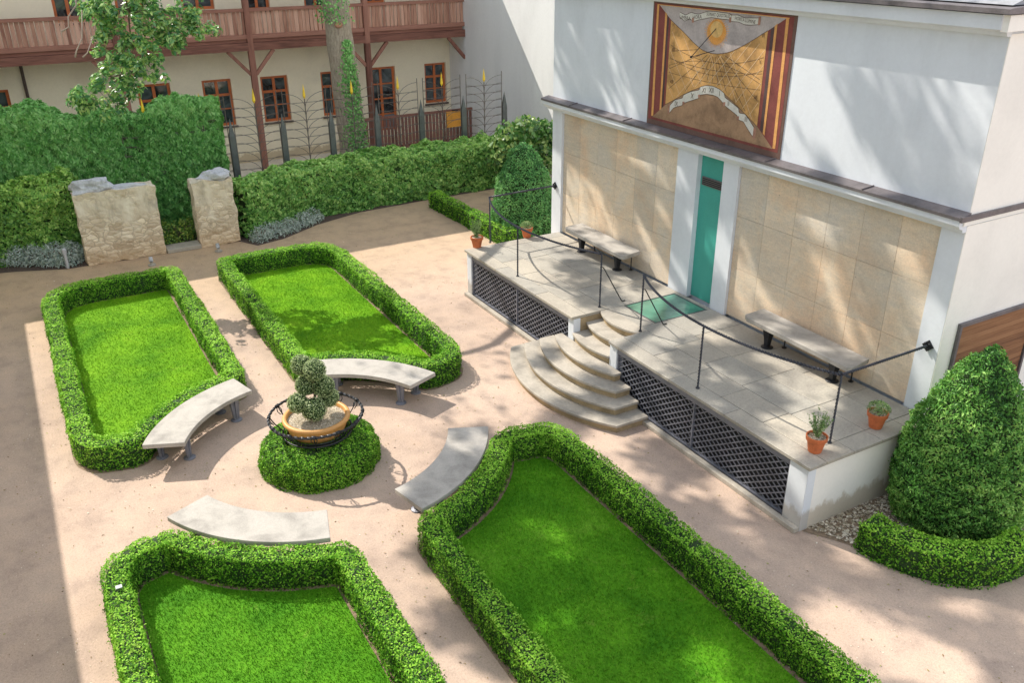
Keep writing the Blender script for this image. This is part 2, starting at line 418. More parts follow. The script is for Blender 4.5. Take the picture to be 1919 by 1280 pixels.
SUN = Vector((.91, .365, -.95)).normalized()
ld = bpy.data.lights.new('sun', 'SUN'); lo = bpy.data.objects.new('sun', ld); COL.objects.link(lo)
ld.energy = 6.0; ld.angle = rad(.36); ld.color = (1., .92, .80)
lo.rotation_euler = SUN.to_track_quat('-Z', 'Y').to_euler(); lo.location = (-20, -10, 30)
w = bpy.data.worlds.new('World'); sc.world = w; w.use_nodes = True
nt = w.node_tree; bg = nt.nodes['Background']
sky = N(nt, 'ShaderNodeTexSky', sky_type='NISHITA'); sky.sun_disc = False
sky.sun_elevation = math.asin(-SUN.z); sky.sun_rotation = math.atan2(-SUN.x, -SUN.y)
sky.air_density = 1.; sky.dust_density = 2.2; sky.ozone_density = 1.
bg.inputs[1].default_value = .085
nt.links.new(sky.outputs[0], bg.inputs[0])
hz = N(nt, 'ShaderNodeBackground'); tc = N(nt, 'ShaderNodeTexCoord'); dt = N(nt, 'ShaderNodeVectorMath', operation='DOT_PRODUCT'); nt.links.new(tc.outputs['Generated'], dt.inputs[0])
dt.inputs[1].default_value = (.80, .60, 0)     # added fill light: haze made brighter opposite the sun, bluer towards it
mr = N(nt, 'ShaderNodeMapRange'); nt.links.new(dt.outputs['Value'], mr.inputs[0]); mr.inputs[1].default_value = -1; mr.inputs[2].default_value = 1
mr.inputs[3].default_value = .33; mr.inputs[4].default_value = 1.08
nt.links.new(mr.outputs[0], hz.inputs[1]); nt.links.new(ramp(nt, mr.outputs[0], [(.33, (.70, .85, 1.)), (.9, (.97, .98, .98))]), hz.inputs[0])
ads = N(nt, 'ShaderNodeAddShader'); nt.links.new(bg.outputs[0], ads.inputs[0]); nt.links.new(hz.outputs[0], ads.inputs[1])
nt.links.new(ads.outputs[0], nt.nodes['World Output'].inputs[0])
sc.view_settings.view_transform = 'Standard'; sc.view_settings.look = 'None'; sc.view_settings.exposure = 0
sc.cycles.max_bounces = 8; sc.cycles.diffuse_bounces = 4

# ------------------------------------------------------------------ ground
CX, CY = -11.05, 2.965           # centre of the round place
g = MB(); n = 40
g.add([(-150, -150, 0), (120, -150, 0), (120, 150, 0), (-150, 150, 0)], [(0, 1, 2, 3)])
tag(g.build('ground', M_ground), kind='structure')

def loose_stones():
    r = np.random.default_rng(99); n = 15000
    q = r.uniform([-22, -1.5], [-3.2, 8.4], (n, 2)); P = np.c_[q, np.full(n, .006)]
    Nn = np.tile([0, 0, 1.], (n, 1)); a = r.uniform(0, 2*PI, n); sz = r.uniform(.004, .016, n)*(1+1.2*(r.uniform(0, 1, n) > .97))
    V = leaf_quads(P, Nn, 1., .8, .35, rng=r); V = P[:, None, :] + (V-P[:, None, :])*sz[:, None, None]
    tag(quads_mesh('loose_stones', V, r.uniform(0, 1, n), [M_pebbles]), 'loose small stones strewn over the sandy gravel', 'gravel', kind='stuff')
# ------------------------------------------------------------------ hedge sweep
def resample(pts, step, closed):
    P = np.array(pts, float)
    if closed: P = np.vstack([P, P[:1]])
    d = np.r_[0, np.cumsum(np.linalg.norm(np.diff(P, axis=0), axis=1))]
    L = d[-1]; n = max(2, int(round(L/step))); t = np.linspace(0, L, n+1)
    if closed: t = t[:-1]
    return np.stack([np.interp(t, d, P[:, k]) for k in range(2)], 1), L
def smooth_path(P, closed, it=2):
    for _ in range(it):
        if closed: P = (np.roll(P, 1, 0) + 2*P + np.roll(P, -1, 0))/4
        else: P[1:-1] = (P[:-2] + 2*P[1:-1] + P[2:])/4
    return P
def path_normals(P, closed):
    if closed: T = np.roll(P, -1, 0) - np.roll(P, 1, 0)
    else: T = np.gradient(P, axis=0)
    T = unit(T); return T, np.stack([T[:, 1], -T[:, 0]], 1)

def hedge(name, path, w, h, closed, mleaf, label, cat, dens=2300, leaf=.034, lump=.025, group=None, z0=0., soft=.035, tilt=.5, seams=0, aspect=.6, core=None, droop=0., rngseed=0, topnoise=0., hfun=None):
    rng = np.random.default_rng(rngseed + 5)
    P, L = resample(path, .08, closed); P = smooth_path(P, closed, 2)
    T, Nn = path_normals(P, closed); m = len(P)
    # profile parameter: left side up, over, right side down
    per = 2*h + w
    ends = 0 if closed else 2
    n = int(dens*L*per)
    k = rng.uniform(0, m if closed else m-1, n); i0 = np.floor(k).astype(int); f = (k - i0)[:, None]; i1 = (i0+1) % m
    c = P[i0]*(1-f) + P[i1]*f; nn = unit(Nn[i0]*(1-f) + Nn[i1]*f)
    HH = np.full(n, h) if hfun is None else hfun(c)
    s = rng.uniform(0, 1, n)*(2*HH + w)
    lat = np.where(s < HH, -w/2, np.where(s < HH + w, -w/2 + (s-HH), w/2))
    zz = np.where(s < HH, s, np.where(s < HH + w, HH, 2*HH + w - s))
    # rounded shoulder
    ed = np.maximum(0, soft - (w/2 - np.abs(lat))); ez = np.maximum(0, soft - (HH - zz))
    pr = np.minimum(ed, ez)
    nl = np.where(s < HH, -1., np.where(s < HH + w, 0., 1.)); nu = np.where((s >= HH) & (s < HH+w), 1., 0.)
    nl = nl + np.sign(lat)*pr/soft*.8; nu = nu + pr/soft*.8
    q = np.c_[c + nn*lat[:, None], zz]
    nrm = unit(np.c_[nn*nl[:, None], nu])
    q -= nrm*(pr*.45)[:, None]
    if seams:
        sp_ = rng.uniform(0, m, max(1, int(L/seams)))
        for s0 in sp_: q -= nrm*(.038*np.exp(-((k-s0)*.08/.045)**2))[:, None]
    q += nrm*(snoise(q, 6., rngseed)*lump + snoise(q, 1.6, rngseed+1)*lump*1.1 + rng.normal(0, .010, n))[:, None]
    if topnoise: q[:, 2] += snoise(q*np.array([1, 1, 0]), 1.3, rngseed+9)*topnoise*(zz/HH)
    q[:, 2] = np.maximum(q[:, 2], .015) + z0
    keep = np.ones(n, bool)
    if not closed:   # end caps
        for (e, sg) in ((0, -1), (m-1, 1)):
            ne = int(dens*w*h); a = rng.uniform(-w/2, w/2, ne); z = rng.uniform(0.02, h, ne)
            cc = P[e] + Nn[e]*a[:, None]; ce = np.c_[cc, z + z0]; nr = np.tile(np.r_[T[e]*sg, 0], (ne, 1))
            ce += nr*(snoise(ce, 6., rngseed)*lump + rng.normal(0, .01, ne))[:, None]
            q = np.vstack([q, ce]); nrm = np.vstack([nrm, nr])
    stray = rng.uniform(0, 1, len(q)) < .03; q[stray] += nrm[stray]*rng.uniform(.01, .05, (stray.sum(), 1))
    # leaf tones paint in a sunlit top, shaded foot and dark gaps
    V = leaf_quads(q, nrm, leaf, aspect, tilt, droop=droop, rng=rng)
    cl = snoise(q, 14., rngseed+3)
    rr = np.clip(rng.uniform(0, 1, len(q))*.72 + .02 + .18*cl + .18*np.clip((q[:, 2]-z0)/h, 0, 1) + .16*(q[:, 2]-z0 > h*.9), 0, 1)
    # core
    b = MB(); ins = .035 if lump < .04 else .04+lump*1.4; hw = w/2 - ins; prof = [(-hw, 0), (-hw, h-ins-.04), (-hw+.04, h-ins), (hw-.04, h-ins), (hw, h-ins-.04), (hw, 0)]
    vs = []; fs = []
    for i in range(m):
        hs = 1. if hfun is None else float(hfun(P[i:i+1])[0])/h
        for (a, z) in prof: vs.append((P[i][0]+Nn[i][0]*a, P[i][1]+Nn[i][1]*a, z*hs - topnoise*(z > .1) + z0))
    K = len(prof)
    for i in range(m if closed else m-1):
        j = (i+1) % m
        for t in range(K-1): fs.append((i*K+t, i*K+t+1, j*K+t+1, j*K+t))
    if not closed: fs.append(tuple(range(K))); fs.append(tuple((m-1)*K + t for t in range(K)))
    b.add(vs, fs)
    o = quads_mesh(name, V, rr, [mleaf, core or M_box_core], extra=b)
    return tag(o, label, cat, group)

loose_stones()
def litter():
    r = np.random.default_rng(123); n = 2600
    q = r.uniform([-22, -1.5], [-3.2, 8.2], (n, 2)); P = np.c_[q, np.full(n, .008)]
    V = leaf_quads(P, np.tile([0, 0, 1.], (n, 1)), .028, .5, .3, rng=r)
    tag(quads_mesh('leaf_litter', V, r.uniform(0, 1, n), [leafmat('dry fallen leaf', (.10, .07, .03), (.30, .20, .08), (.34, .36, .10), .8, .1, 2)]), 'small dry leaves fallen on the gravel court', 'leaf litter', kind='stuff')
litter()
# bed outlines (outer edge); hedge spine is the outline moved in by half the hedge width
HW = .305
def bed_outline(xf, xs, y0, y1, r, ang_in):
    pass
def arc(cx, cy, r, a0, a1, n=14):
    return [(cx + r*math.cos(rad(a0+(a1-a0)*i/n)), cy + r*math.sin(rad(a0+(a1-a0)*i/n))) for i in range(n+1)]
def offset_closed(P, d):
    P, L = resample(P, .06, True); P = smooth_path(P, True, 2)
    T, Nn = path_normals(P, True)
    A = np.sum(P[:, 0]*np.roll(P[:, 1], -1) - np.roll(P[:, 0], -1)*P[:, 1])
    s = -1 if A > 0 else 1
    Q = P + Nn*s*d
    D = np.linalg.norm(Q[:, None, :] - P[None, :, :], axis=2).min(1)
    return Q[D > abs(d) - .012]
ri = 2.705                       # spine radius of the concave arcs
yi = .556                         # spine distance of the path-side hedges from the centre axis
yo = 3.05                        # spine distance of the outer hedges
def bed_spine(sx, sy, xf, yo=yo, cf=.45):
    """sx,sy: quadrant signs. xf: |x| distance of far end from centre. returns spine in world"""
    a0 = math.degrees(math.asin(yi/ri)); a1 = math.degrees(math.acos(1.33/ri))
    pts = [(math.sqrt(ri*ri-yi*yi), yi)] + arc(0, 0, ri, a0, a1, 20)[1:]
    # rounded tip
    tip = pts[-1]; pts += [(tip[0]+.02, tip[1]+.16), (tip[0]+.12, yo-.16), (tip[0]+.36, yo-.02), (tip[0]+.6, yo)]
    pts += [(xf-.75, yo), (xf-.42, yo-.08), (xf-.12, yo-.32), (xf, yo-.75)] + [(xf, yi+.12), (xf-.10, yi)]
    return [(CX+sx*x, CY+sy*y) for x, y in pts]
beds = [(-1, -1, 8.51, 'clipped box hedge round the sunlit lawn at the far left by the stone gate piers', 1),
        (-1, 1, 8.51, 'clipped box hedge round the far lawn beside the terrace lattice', 2),
        (1, -1, 8.6, 'clipped box hedge round the near left lawn in the lower left foreground', 3),
        (1, 1, 8.6, 'long clipped box hedge round the dappled near lawn in front of the terrace steps', 4)]
lawnlab = ['bright sunlit mown lawn inside the far left hedge', 'mown lawn inside the far hedge beside the terrace', 'mown lawn inside the near left hedge',
           'dappled mown lawn inside the near right hedge']
for (sx, sy, xf, lab, k) in beds:
    sp = bed_spine(sx, sy, xf, yo=(3.17 if (sx, sy) == (1, 1) else yo))
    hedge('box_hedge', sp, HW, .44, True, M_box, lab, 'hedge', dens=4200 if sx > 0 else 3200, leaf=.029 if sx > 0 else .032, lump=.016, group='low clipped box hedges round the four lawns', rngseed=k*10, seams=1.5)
    inner = offset_closed(sp, .195)
    # bare soil strip under the hedge, then the lawn sheet with blades
    so = offset_closed(sp, -.185)
    s = MB(); s.add([(x, y, .004) for x, y in so], [tuple(range(len(so)))])
    tag(s.build('soil', M_soil), kind='structure')
    cx_, cy_ = inner.mean(0)
    A0 = inner.min(0); A1 = inner.max(0)
    rng = np.random.default_rng(k)
    nb = int((A1-A0).prod()*(4200 if sx > 0 else 2200)); q = rng.uniform(A0, A1, (nb, 2))
    if sx > 0: q = q[q[:, 0] < CX + 8.4]
    # point in polygon
    ins = np.zeros(len(q), bool); j = len(inner)-1
    for i in range(len(inner)):
        xi, yi_ = inner[i]; xj, yj = inner[j]
        cnd = ((yi_ > q[:, 1]) != (yj > q[:, 1])) & (q[:, 0] < (xj-xi)*(q[:, 1]-yi_)/(yj-yi_+1e-12)+xi); ins ^= cnd; j = i
    q = q[ins]; nb = len(q)
    a = rng.uniform(0, 2*PI, nb); hh = rng.uniform(.012, .034, nb); ww = .0045
    lean = rng.normal(0, .014, (nb, 2)); dx = np.c_[np.cos(a), np.sin(a)]*ww
    base = np.c_[q, np.full(nb, .016)]; tipv = np.c_[q+lean, hh+.016]
    V = np.stack([base - np.c_[dx, np.zeros(nb)], base + np.c_[dx, np.zeros(nb)], tipv + np.c_[dx*.3, np.zeros(nb)], tipv - np.c_[dx*.3, np.zeros(nb)]], 1)
    lw = MB(); lw.add([(x, y, .02) for x, y in inner], [tuple(range(len(inner)))])
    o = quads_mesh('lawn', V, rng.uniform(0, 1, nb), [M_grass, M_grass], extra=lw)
    tag(o, lawnlab[k-1], 'lawn', kind='stuff')

# little white tag stuck in the near left hedge
t = MB(); t.box(-9.0, -8.94, -.10, -.03, .452, .46); tag(t.build('plant_tag', M_lamp, bevel=.003), 'small pale marker lying on the near left hedge', 'marker')

# ------------------------------------------------------------------ round centre: dome hedge, pot, ring, topiary
def dome_leaves(c, R, H, dens, leaf, seed, prof_pow=3.2, tilt=.6, aspect=.6, lump=.02):
    """superellipse dome R radius H height sitting on ground at c"""
    rng = np.random.default_rng(seed)
    nt_ = int(dens*(PI*R*R + 2*PI*R*H)); u = rng.uniform(0, 1, nt_); a = rng.uniform(0, 2*PI, nt_)
    pr = np.linspace(0, 1, 200)*PI/2; rr = R*np.cos(pr)**(2/prof_pow); zz = H*np.sin(pr)**(2/prof_pow)
    dl = np.hypot(np.diff(rr), np.diff(zz)); wt = dl*(rr[1:]+rr[:-1]); cs = np.r_[0, np.cumsum(wt)]; cs /= cs[-1]
    t = np.interp(u, cs, np.arange(200)); r = np.interp(t, np.arange(200), rr); z = np.interp(t, np.arange(200), zz)
    nr = (r/R)**(prof_pow-1)/R; nz_ = (z/H)**(prof_pow-1)/H; l = np.hypot(nr, nz_); nr /= l; nz_ /= l
    P = np.c_[c[0]+r*np.cos(a), c[1]+r*np.sin(a), c[2]+z]; Nn = np.c_[nr*np.cos(a), nr*np.sin(a), nz_]
    P += Nn*(snoise(P, 5, seed)*lump*1.3 + rng.normal(0, .01, nt_))[:, None]
    P[:, 2] = np.maximum(P[:, 2], c[2]+.01)
    rd = np.clip(rng.uniform(0, 1, nt_)*.75 + .12 + .15*snoise(P, 14, seed+1), 0, 1)
    core = MB(); core.lathe(c, [(x*.955, y*.955) for x, y in zip(rr[::8], zz[::8])] + [(0.001, H*.955)], 40)
    return leaf_quads(P, Nn, leaf, aspect, tilt, rng=rng), rd, core
V, rd, core = dome_leaves((CX, CY, 0), .87, .50, 4600, .030, 77, prof_pow=3.8, tilt=.5)
tag(quads_mesh('round_hedge', V, rd, [M_box, M_box_core], extra=core), 'round domed box hedge under the ochre planter at the centre', 'hedge')

pot = thing('planter', 'large ochre bowl planter on the round hedge', 'planter', (CX, CY, .45))
b = MB(); b.lathe((CX, CY, .45), [(.28, 0), (.36, .05), (.42, .15), (.45, .26), (.455, .27)], 56); b.build('bowl', M_ochre, pot, smooth=True)
b = MB(); b.lathe((CX, CY, .45), [(.452, .262), (.475, .27), (.492, .29), (.492, .315), (.475, .335), (.445, .338), (.425, .325), (.42, .26)], 56); b.build('rim', M_ochre, pot, smooth=True)
b = MB(); b.lathe((CX, CY, .45), [(.418, .03), (.428, .035), (.442, .085), (.436, .095)], 56); b.build('iron_band', M_iron, pot, smooth=True)
b = MB(); b.lathe((CX, CY, .45), [(.42, .275), (.30, .29), (.15, .30), (.001, .305)], 40)
rng = np.random.default_rng(3); nn_ = 4500; a = rng.uniform(0, 2*PI, nn_); r = .415*np.sqrt(rng.uniform(0, 1, nn_))
P = np.c_[CX+r*np.cos(a), CY+r*np.sin(a), .45+.305-.03*(r/.42)**2]
V = leaf_quads(P, np.tile([0, 0, 1.], (nn_, 1)), .016, .9, .5, rng=rng)
quads_mesh('pebble_top', V, rng.uniform(.2, 1, nn_), [M_pebbles, M_pebbles], pot, extra=b)['kind'] = 'stuff'

ring = thing('guard_ring', 'twisted wrought iron ring railing round the ochre planter', 'railing', (CX, CY, .45))
RR = .675; RZ = .79
b = MB(); b.tube([(CX+RR*math.cos(2*PI*i/200), CY+RR*math.sin(2*PI*i/200), RZ) for i in range(200)], .023, closed=True, square=True, twist=2*PI*6/(2*PI*.72)*2.0)
b.build('top_ring', M_iron, ring)
b = MB(); b.tube([(CX+.50*math.cos(2*PI*i/80), CY+.50*math.sin(2*PI*i/80), .53) for i in range(80)], .014, 6, closed=True); b.build('lower_ring', M_iron, ring, smooth=True)
for k in range(12):
    a = 2*PI*(k+.3)/12; b = MB(); c, s_ = math.cos(a), math.sin(a)
    b.tube([(CX+c*.50, CY+s_*.50, .46), (CX+c*.50, CY+s_*.50, .56), (CX+c*.60, CY+s_*.60, .68), (CX+c*(RR-.005), CY+s_*(RR-.005), RZ+.01)], .009, 6)
    # knot with two thorns
    P0 = Vector((CX+c*(RR-.002), CY+s_*(RR-.002), RZ+.004)); tg = Vector((-s_, c, 0))
    b.tube([P0 - tg*.03, P0 + tg*.03], .028, 8)
    for sg in (-1, 1):
        b.tube([P0 + tg*sg*.02, P0 + tg*sg*.045 + Vector((-c*.03, -s_*.03, -.07)), P0 + tg*sg*.02 + Vector((-c*.06, -s_*.06, -.12))], .007, 5)
    b.build('stay', M_iron, ring, smooth=True)

topi = thing('topiary', 'cloud pruned topiary of grey green balls in the ochre planter', 'topiary', (CX, CY, .75))
b = MB(); b.tube([(CX, CY, .72), (CX+.02, CY, .95), (CX-.03, CY+.03, 1.2), (CX+.02, CY, 1.5)], [.022, .02, .018, .014], 7)
balls = [((-11.179, 2.874, 1.566), .155), ((-10.96, 2.992, 1.556), .165), ((-11.155, 2.889, 1.25), .15), ((-11.0, 3.106, 1.24), .165),
         ((-11.064, 2.727, 1.04), .155), ((-11.08, 3.19, 1.0), .15), ((-10.92, 2.913, .955), .182)]
for (p, r) in balls:
    b.tube([(CX-.02, CY, p[2]-.05), p], .010, 5)
b.build('trunk', M_twig, topi, smooth=True)
for i, (p, r) in enumerate(balls):
    rng = np.random.default_rng(i); m_ = 1500; d = unit(rng.normal(0, 1, (m_, 3))); P = np.array(p) + d*(r*.96 + rng.normal(0, .006, (m_, 1)))
    V = leaf_quads(P, d, .021, .6, .7, rng=rng); core = MB(); core.lathe(p, [(r*.9*math.cos(t), r*.9*math.sin(t)) for t in np.linspace(-PI/2, PI/2, 9)], 14)
    quads_mesh('foliage_ball', V, rng.uniform(0, 1, m_), [M_topi, M_box_core], topi, extra=core)

# ------------------------------------------------------------------ curved benches
def curved_bench(ang, label):
    a0, a1 = rad(ang-26), rad(ang+26); ri_, ro = 1.915, 2.515
    c = (CX+2.2*math.cos(rad(ang)), CY+2.2*math.sin(rad(ang)), 0)
    t = thing('curved_bench', label, 'bench', c, 'curved stone benches round the central planter')
    n = 22; vs = []
    for z in (.385, .455):
        for i in range(n+1):
            a = a0 + (a1-a0)*i/n
            vs.append((CX+ri_*math.cos(a), CY+ri_*math.sin(a), z)); vs.append((CX+ro*math.cos(a), CY+ro*math.sin(a), z))
    K = 2*(n+1); fs = []
    for i in range(n):
        p = 2*i; fs += [(p, p+2, p+3, p+1), (K+p, K+p+1, K+p+3, K+p+2), (p, K+p, K+p+2, p+2), (p+1, p+3, K+p+3, K+p+1)]
    fs += [(0, 1, K+1, K), (2*n, K+2*n, K+2*n+1, 2*n+1)]
    b = MB(); b.add(vs, fs); b.build('seat', M_bench, t, bevel=.008, fixn=True)
    for fr in (-.66, .66):
        for rr_, in ((2.0,), (2.42,)):
            a = rad(ang + 26*fr); b = MB(); x, y = CX+rr_*math.cos(a), CY+rr_*math.sin(a)
            u = Vector((math.cos(a), math.sin(a), 0)); v = Vector((-u.y, u.x, 0))
            for (z0, z1, w0, w1) in ((.02, .385, .045, .085),):
                vs = []
                for z, w_ in ((z0, w0), (z1, w1)):
                    for (su, sv) in ((-1, -1), (1, -1), (1, 1), (-1, 1)):
                        vs.append(Vector((x, y, z)) + u*su*.022 + v*sv*w_)
                b.add(vs, [(0, 3, 2, 1), (4, 5, 6, 7), (0, 1, 5, 4), (1, 2, 6, 5), (2, 3, 7, 6), (3, 0, 4, 7)])
                vs = []
                for z, w_ in ((z0, .03), (z1, .06)):
                    for (su, sv) in ((-1, -1), (1, -1), (1, 1), (-1, 1)):
                        vs.append(Vector((x, y, z)) + u*su*w_ + v*sv*.015)
                b.add(vs, [(0, 3, 2, 1), (4, 5, 6, 7), (0, 1, 5, 4), (1, 2, 6, 5), (2, 3, 7, 6), (3, 0, 4, 7)])
            b.lathe((x, y, 0), [(.09, .0), (.09, .015), (.05, .03), (.001, .03)], 14)
            b.build('leg', M_iron_b, t, bevel=.003, fixn=True)
    b = MB()
    for rr_ in (2.0, 2.42):
        b.tube([(CX+rr_*math.cos(rad(ang+26*f)), CY+rr_*math.sin(rad(ang+26*f)), .372) for f in np.linspace(-.7, .7, 12)], .012, 4)
    b.build('under_rail', M_iron_b, t)
curved_bench(-139, 'curved stone bench against the hedge of the far left lawn')
curved_bench(137.5, 'curved stone bench directly behind the topiary against the far hedge')
curved_bench(39, 'curved stone bench half in shade between the planter and the terrace side lawn')
curved_bench(-41, 'curved stone bench nearest the lower left, backing onto the near left hedge')

# ------------------------------------------------------------------ garden pavilion
T = 1.03; FY = 10.2; XL, XR = -16.15, -6.35
pav = thing('pavilion', 'white garden pavilion with stone clad front and green door', 'building', (-11.1, 13, 0))
b = MB()
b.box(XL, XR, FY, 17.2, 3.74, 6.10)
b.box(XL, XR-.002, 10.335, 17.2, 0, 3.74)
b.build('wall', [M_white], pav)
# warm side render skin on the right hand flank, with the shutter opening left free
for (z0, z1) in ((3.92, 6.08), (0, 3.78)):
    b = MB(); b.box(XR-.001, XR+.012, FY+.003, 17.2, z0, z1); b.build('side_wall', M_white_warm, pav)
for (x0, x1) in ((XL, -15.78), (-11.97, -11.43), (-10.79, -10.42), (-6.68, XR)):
    b = MB(); b.box(x0, x1, FY, 10.334, 0 if x1 == XR or x0 == XL else T-.02, 3.739); b.build('pilaster', M_white, pav)
def clad(x0, x1):
    b = MB(); nx = 6; w_ = (x1-x0)/nx; zs = [T+.005, 1.93, 2.83, 3.735]
    for i in range(nx):
        for j in range(3):
            sh = 0
            b.box(x0+i*w_+.002, x0+(i+1)*w_-.002, 10.255+random.uniform(0, .0015), 10.33, zs[j]+.002, zs[j+1]-.002)
    return b
clad(-15.78, -11.97).build('stone_panel', M_tile, pav, bevel=.0015, seg=1)
clad(-10.42, -6.68).build('stone_panel', M_tile, pav, bevel=.0015, seg=1)
for (x0, x1) in ((-15.78, -11.97), (-10.42, -6.68)):
    b = MB(); b.box(x0, x1, 10.30, 10.334, T, 3.738); b.build('joint_backing', M_riser, pav)
dr = MB(); dr.box(-11.43, -10.79, 10.30, 10.333, T+.01, 3.738); door = dr.build('door', M_green, pav)
v_ = MB(); v_.box(-11.37, -10.84, 10.275, 10.30, 3.14, 3.29)
v_.build('vent', M_zinc, door)
v_ = MB()
for k in range(4): v_.box(-11.35, -10.86, 10.268, 10.276, 3.157+k*.032, 3.172+k*.032)
v_.build('vent_slat', M_iron, door)
# cornice between the storeys
b = MB()
prof = [(10.2, 3.70), (10.13, 3.70), (10.12, 3.74), (10.06, 3.76), (10.03, 3.80), (10.03, 3.87), (10.2, 3.89)]
b.prism([(y, z) for y, z in prof], XL-.16, XR+.01, plane='x')
b.build('cornice', M_white, pav)
b = MB(); b.prism([(10.2, 3.895), (10.2, 3.96), (10.01, 3.915), (10.01, 3.875)], XL-.19, XR+.03, plane='x')
for x in np.arange(XL, XR-1.2, 1.85): b.bar((x+.9, 10.01, 3.925), (x+.95, 10.19, 3.965), .012, .02)
b.build('flashing', M_zinc, pav)
b = MB(); b.box(XR+.012, XR+.05, 10.012, 17.2, 3.86, 3.93); b.build('side_flashing', M_zinc, pav)
b = MB(); b.box(XR+.012, XR+.03, 10.1, 17.2, 3.80, 3.858); b.build('side_cornice', M_white_warm, pav)
# eaves
b = MB(); b.prism([(10.2, 6.05), (10.12, 6.06), (10.10, 6.10), (9.96, 6.14), (9.95, 6.30), (10.2, 6.31)], XL-.2, XR+.02, plane='x')
b.build('eaves', M_white, pav)
b = MB(); b.box(XR+.0121, XR+.10, 9.98, 17.4, 6.12, 6.30); b.build('side_eaves', M_white_warm, pav)
b = MB(); b.prism([(9.88, 6.315), (9.88, 6.37), (9.95, 6.38), (10.2, 6.39), (17.4, 6.395), (17.4, 6.313)], XL-.25, XR+.14, plane='x'); b.build('gutter', M_zinc, pav)
b = MB(); b.prism([(10.05, 6.40), (13.7, 7.5), (17.4, 6.40)], XL-.2, XR+.05, plane='x'); b.build('roof', M_slate, pav)
# wooden shutter on the flank
sh = MB(); 
for k in range(17): sh.box(XR+.014, XR+.034+random.uniform(0, .003), 10.55, 12.19, .90+k*.083, .90+k*.083+.079)
s_o = sh.build('shutter', M_shutter, pav)
b = MB(); 
for (y0, y1, z0, z1) in ((10.50, 12.25, 2.315, 2.365), (10.50, 10.545, .85, 2.315), (12.205, 12.25, .85, 2.315)): b.box(XR+.013, XR+.06, y0, y1, z0, z1)
b.build('frame', M_zinc, s_o)
# dark panel under the shutter line far right
# ------------------------------------------------------------------ terrace
ter = thing('terrace', 'raised stone terrace with lattice front before the pavilion', 'terrace', (-11.1, 9, 0))
TX0, TX1, TY = -15.78, -6.23, 7.86
SO0, SO1 = -11.65, -10.55
def paving():
    b = MB(); th = .05; z1 = T
    def slab(x0, x1, y0, y1):
        g_ = .004; b.box(x0+g_, x1-g_, y0+g_, y1-g_, z1-th, z1+random.uniform(-.0015, .0015))
    fy = TY-.05
    # front border
    def row(x0, x1, y0, y1, w):
        n_ = max(1, round((x1-x0)/w)); e = [x0 + (x1-x0)*(i + (random.uniform(-.12, .12) if 0 < i < n_ else 0))/n_ for i in range(n_+1)]
        for i in range(n_): slab(e[i], e[i+1], y0, y1)
    row(TX0-.04, SO0, fy, 8.12, 1.35); row(SO1, TX1+.05, fy, 8.12, 1.45)
    ys = [8.12, 8.62, 9.17, 9.72, 10.19]
    for j in range(4):
        y0, y1 = ys[j], ys[j+1]
        off = .0 if j % 2 else .3
        xl = SO0 if j == 0 else -11.64
        row(TX0+.25, xl, y0, y1, .78+.12*(j % 2)); slab(TX0-.04, TX0+.25, y0, y1)
        if j == 0: row(SO1, TX1-.25, y0, y1, .8)
        elif j == 3: row(-10.73, TX1-.25, y0, y1, .85)
        else: row(-10.73, TX1-.25, y0, y1, .85)
        slab(TX1-.25, TX1+.05, y0, y1)
    slab(-11.64, -10.73, 8.62, 8.93); slab(-11.64, -10.73, 10.09, 10.19)
    return b
paving().build('paving', M_pave, ter, bevel=.004, seg=1)
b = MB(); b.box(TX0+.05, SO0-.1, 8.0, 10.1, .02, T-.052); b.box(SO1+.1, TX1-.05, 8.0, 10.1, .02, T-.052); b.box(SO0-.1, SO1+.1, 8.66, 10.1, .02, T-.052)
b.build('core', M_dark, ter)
for xx in (TX1-.12, TX0):
    b = MB(); b.box(xx, xx+.12, TY, FY-.002, 0, T-.052); b.build('side_wall', M_white_warm, ter)
for (x0, x1) in ((TX0-.002, TX0+.19), (SO0-.17, SO0+.003), (SO1-.003, SO1+.19), (TX1-.31, TX1+.002)):
    b = MB(); b.box(x0, x1, TY-.006, TY+.14, 0, T-.053); b.build('pillar', M_white, ter, bevel=.006)
for xx in (SO0-.06, SO1):
    b = MB(); b.box(xx, xx+.06, TY+.141, 8.655, 0, T-.053); b.build('cheek_wall', M_riser, ter)
for (x0, x1) in ((TX0, SO0-1.1), (SO1+1.05, TX1)):
    b = MB(); b.box(x0, x1, TY-.10, TY-.007, 0, .075); b.build('plinth', M_step, ter, bevel=.01)
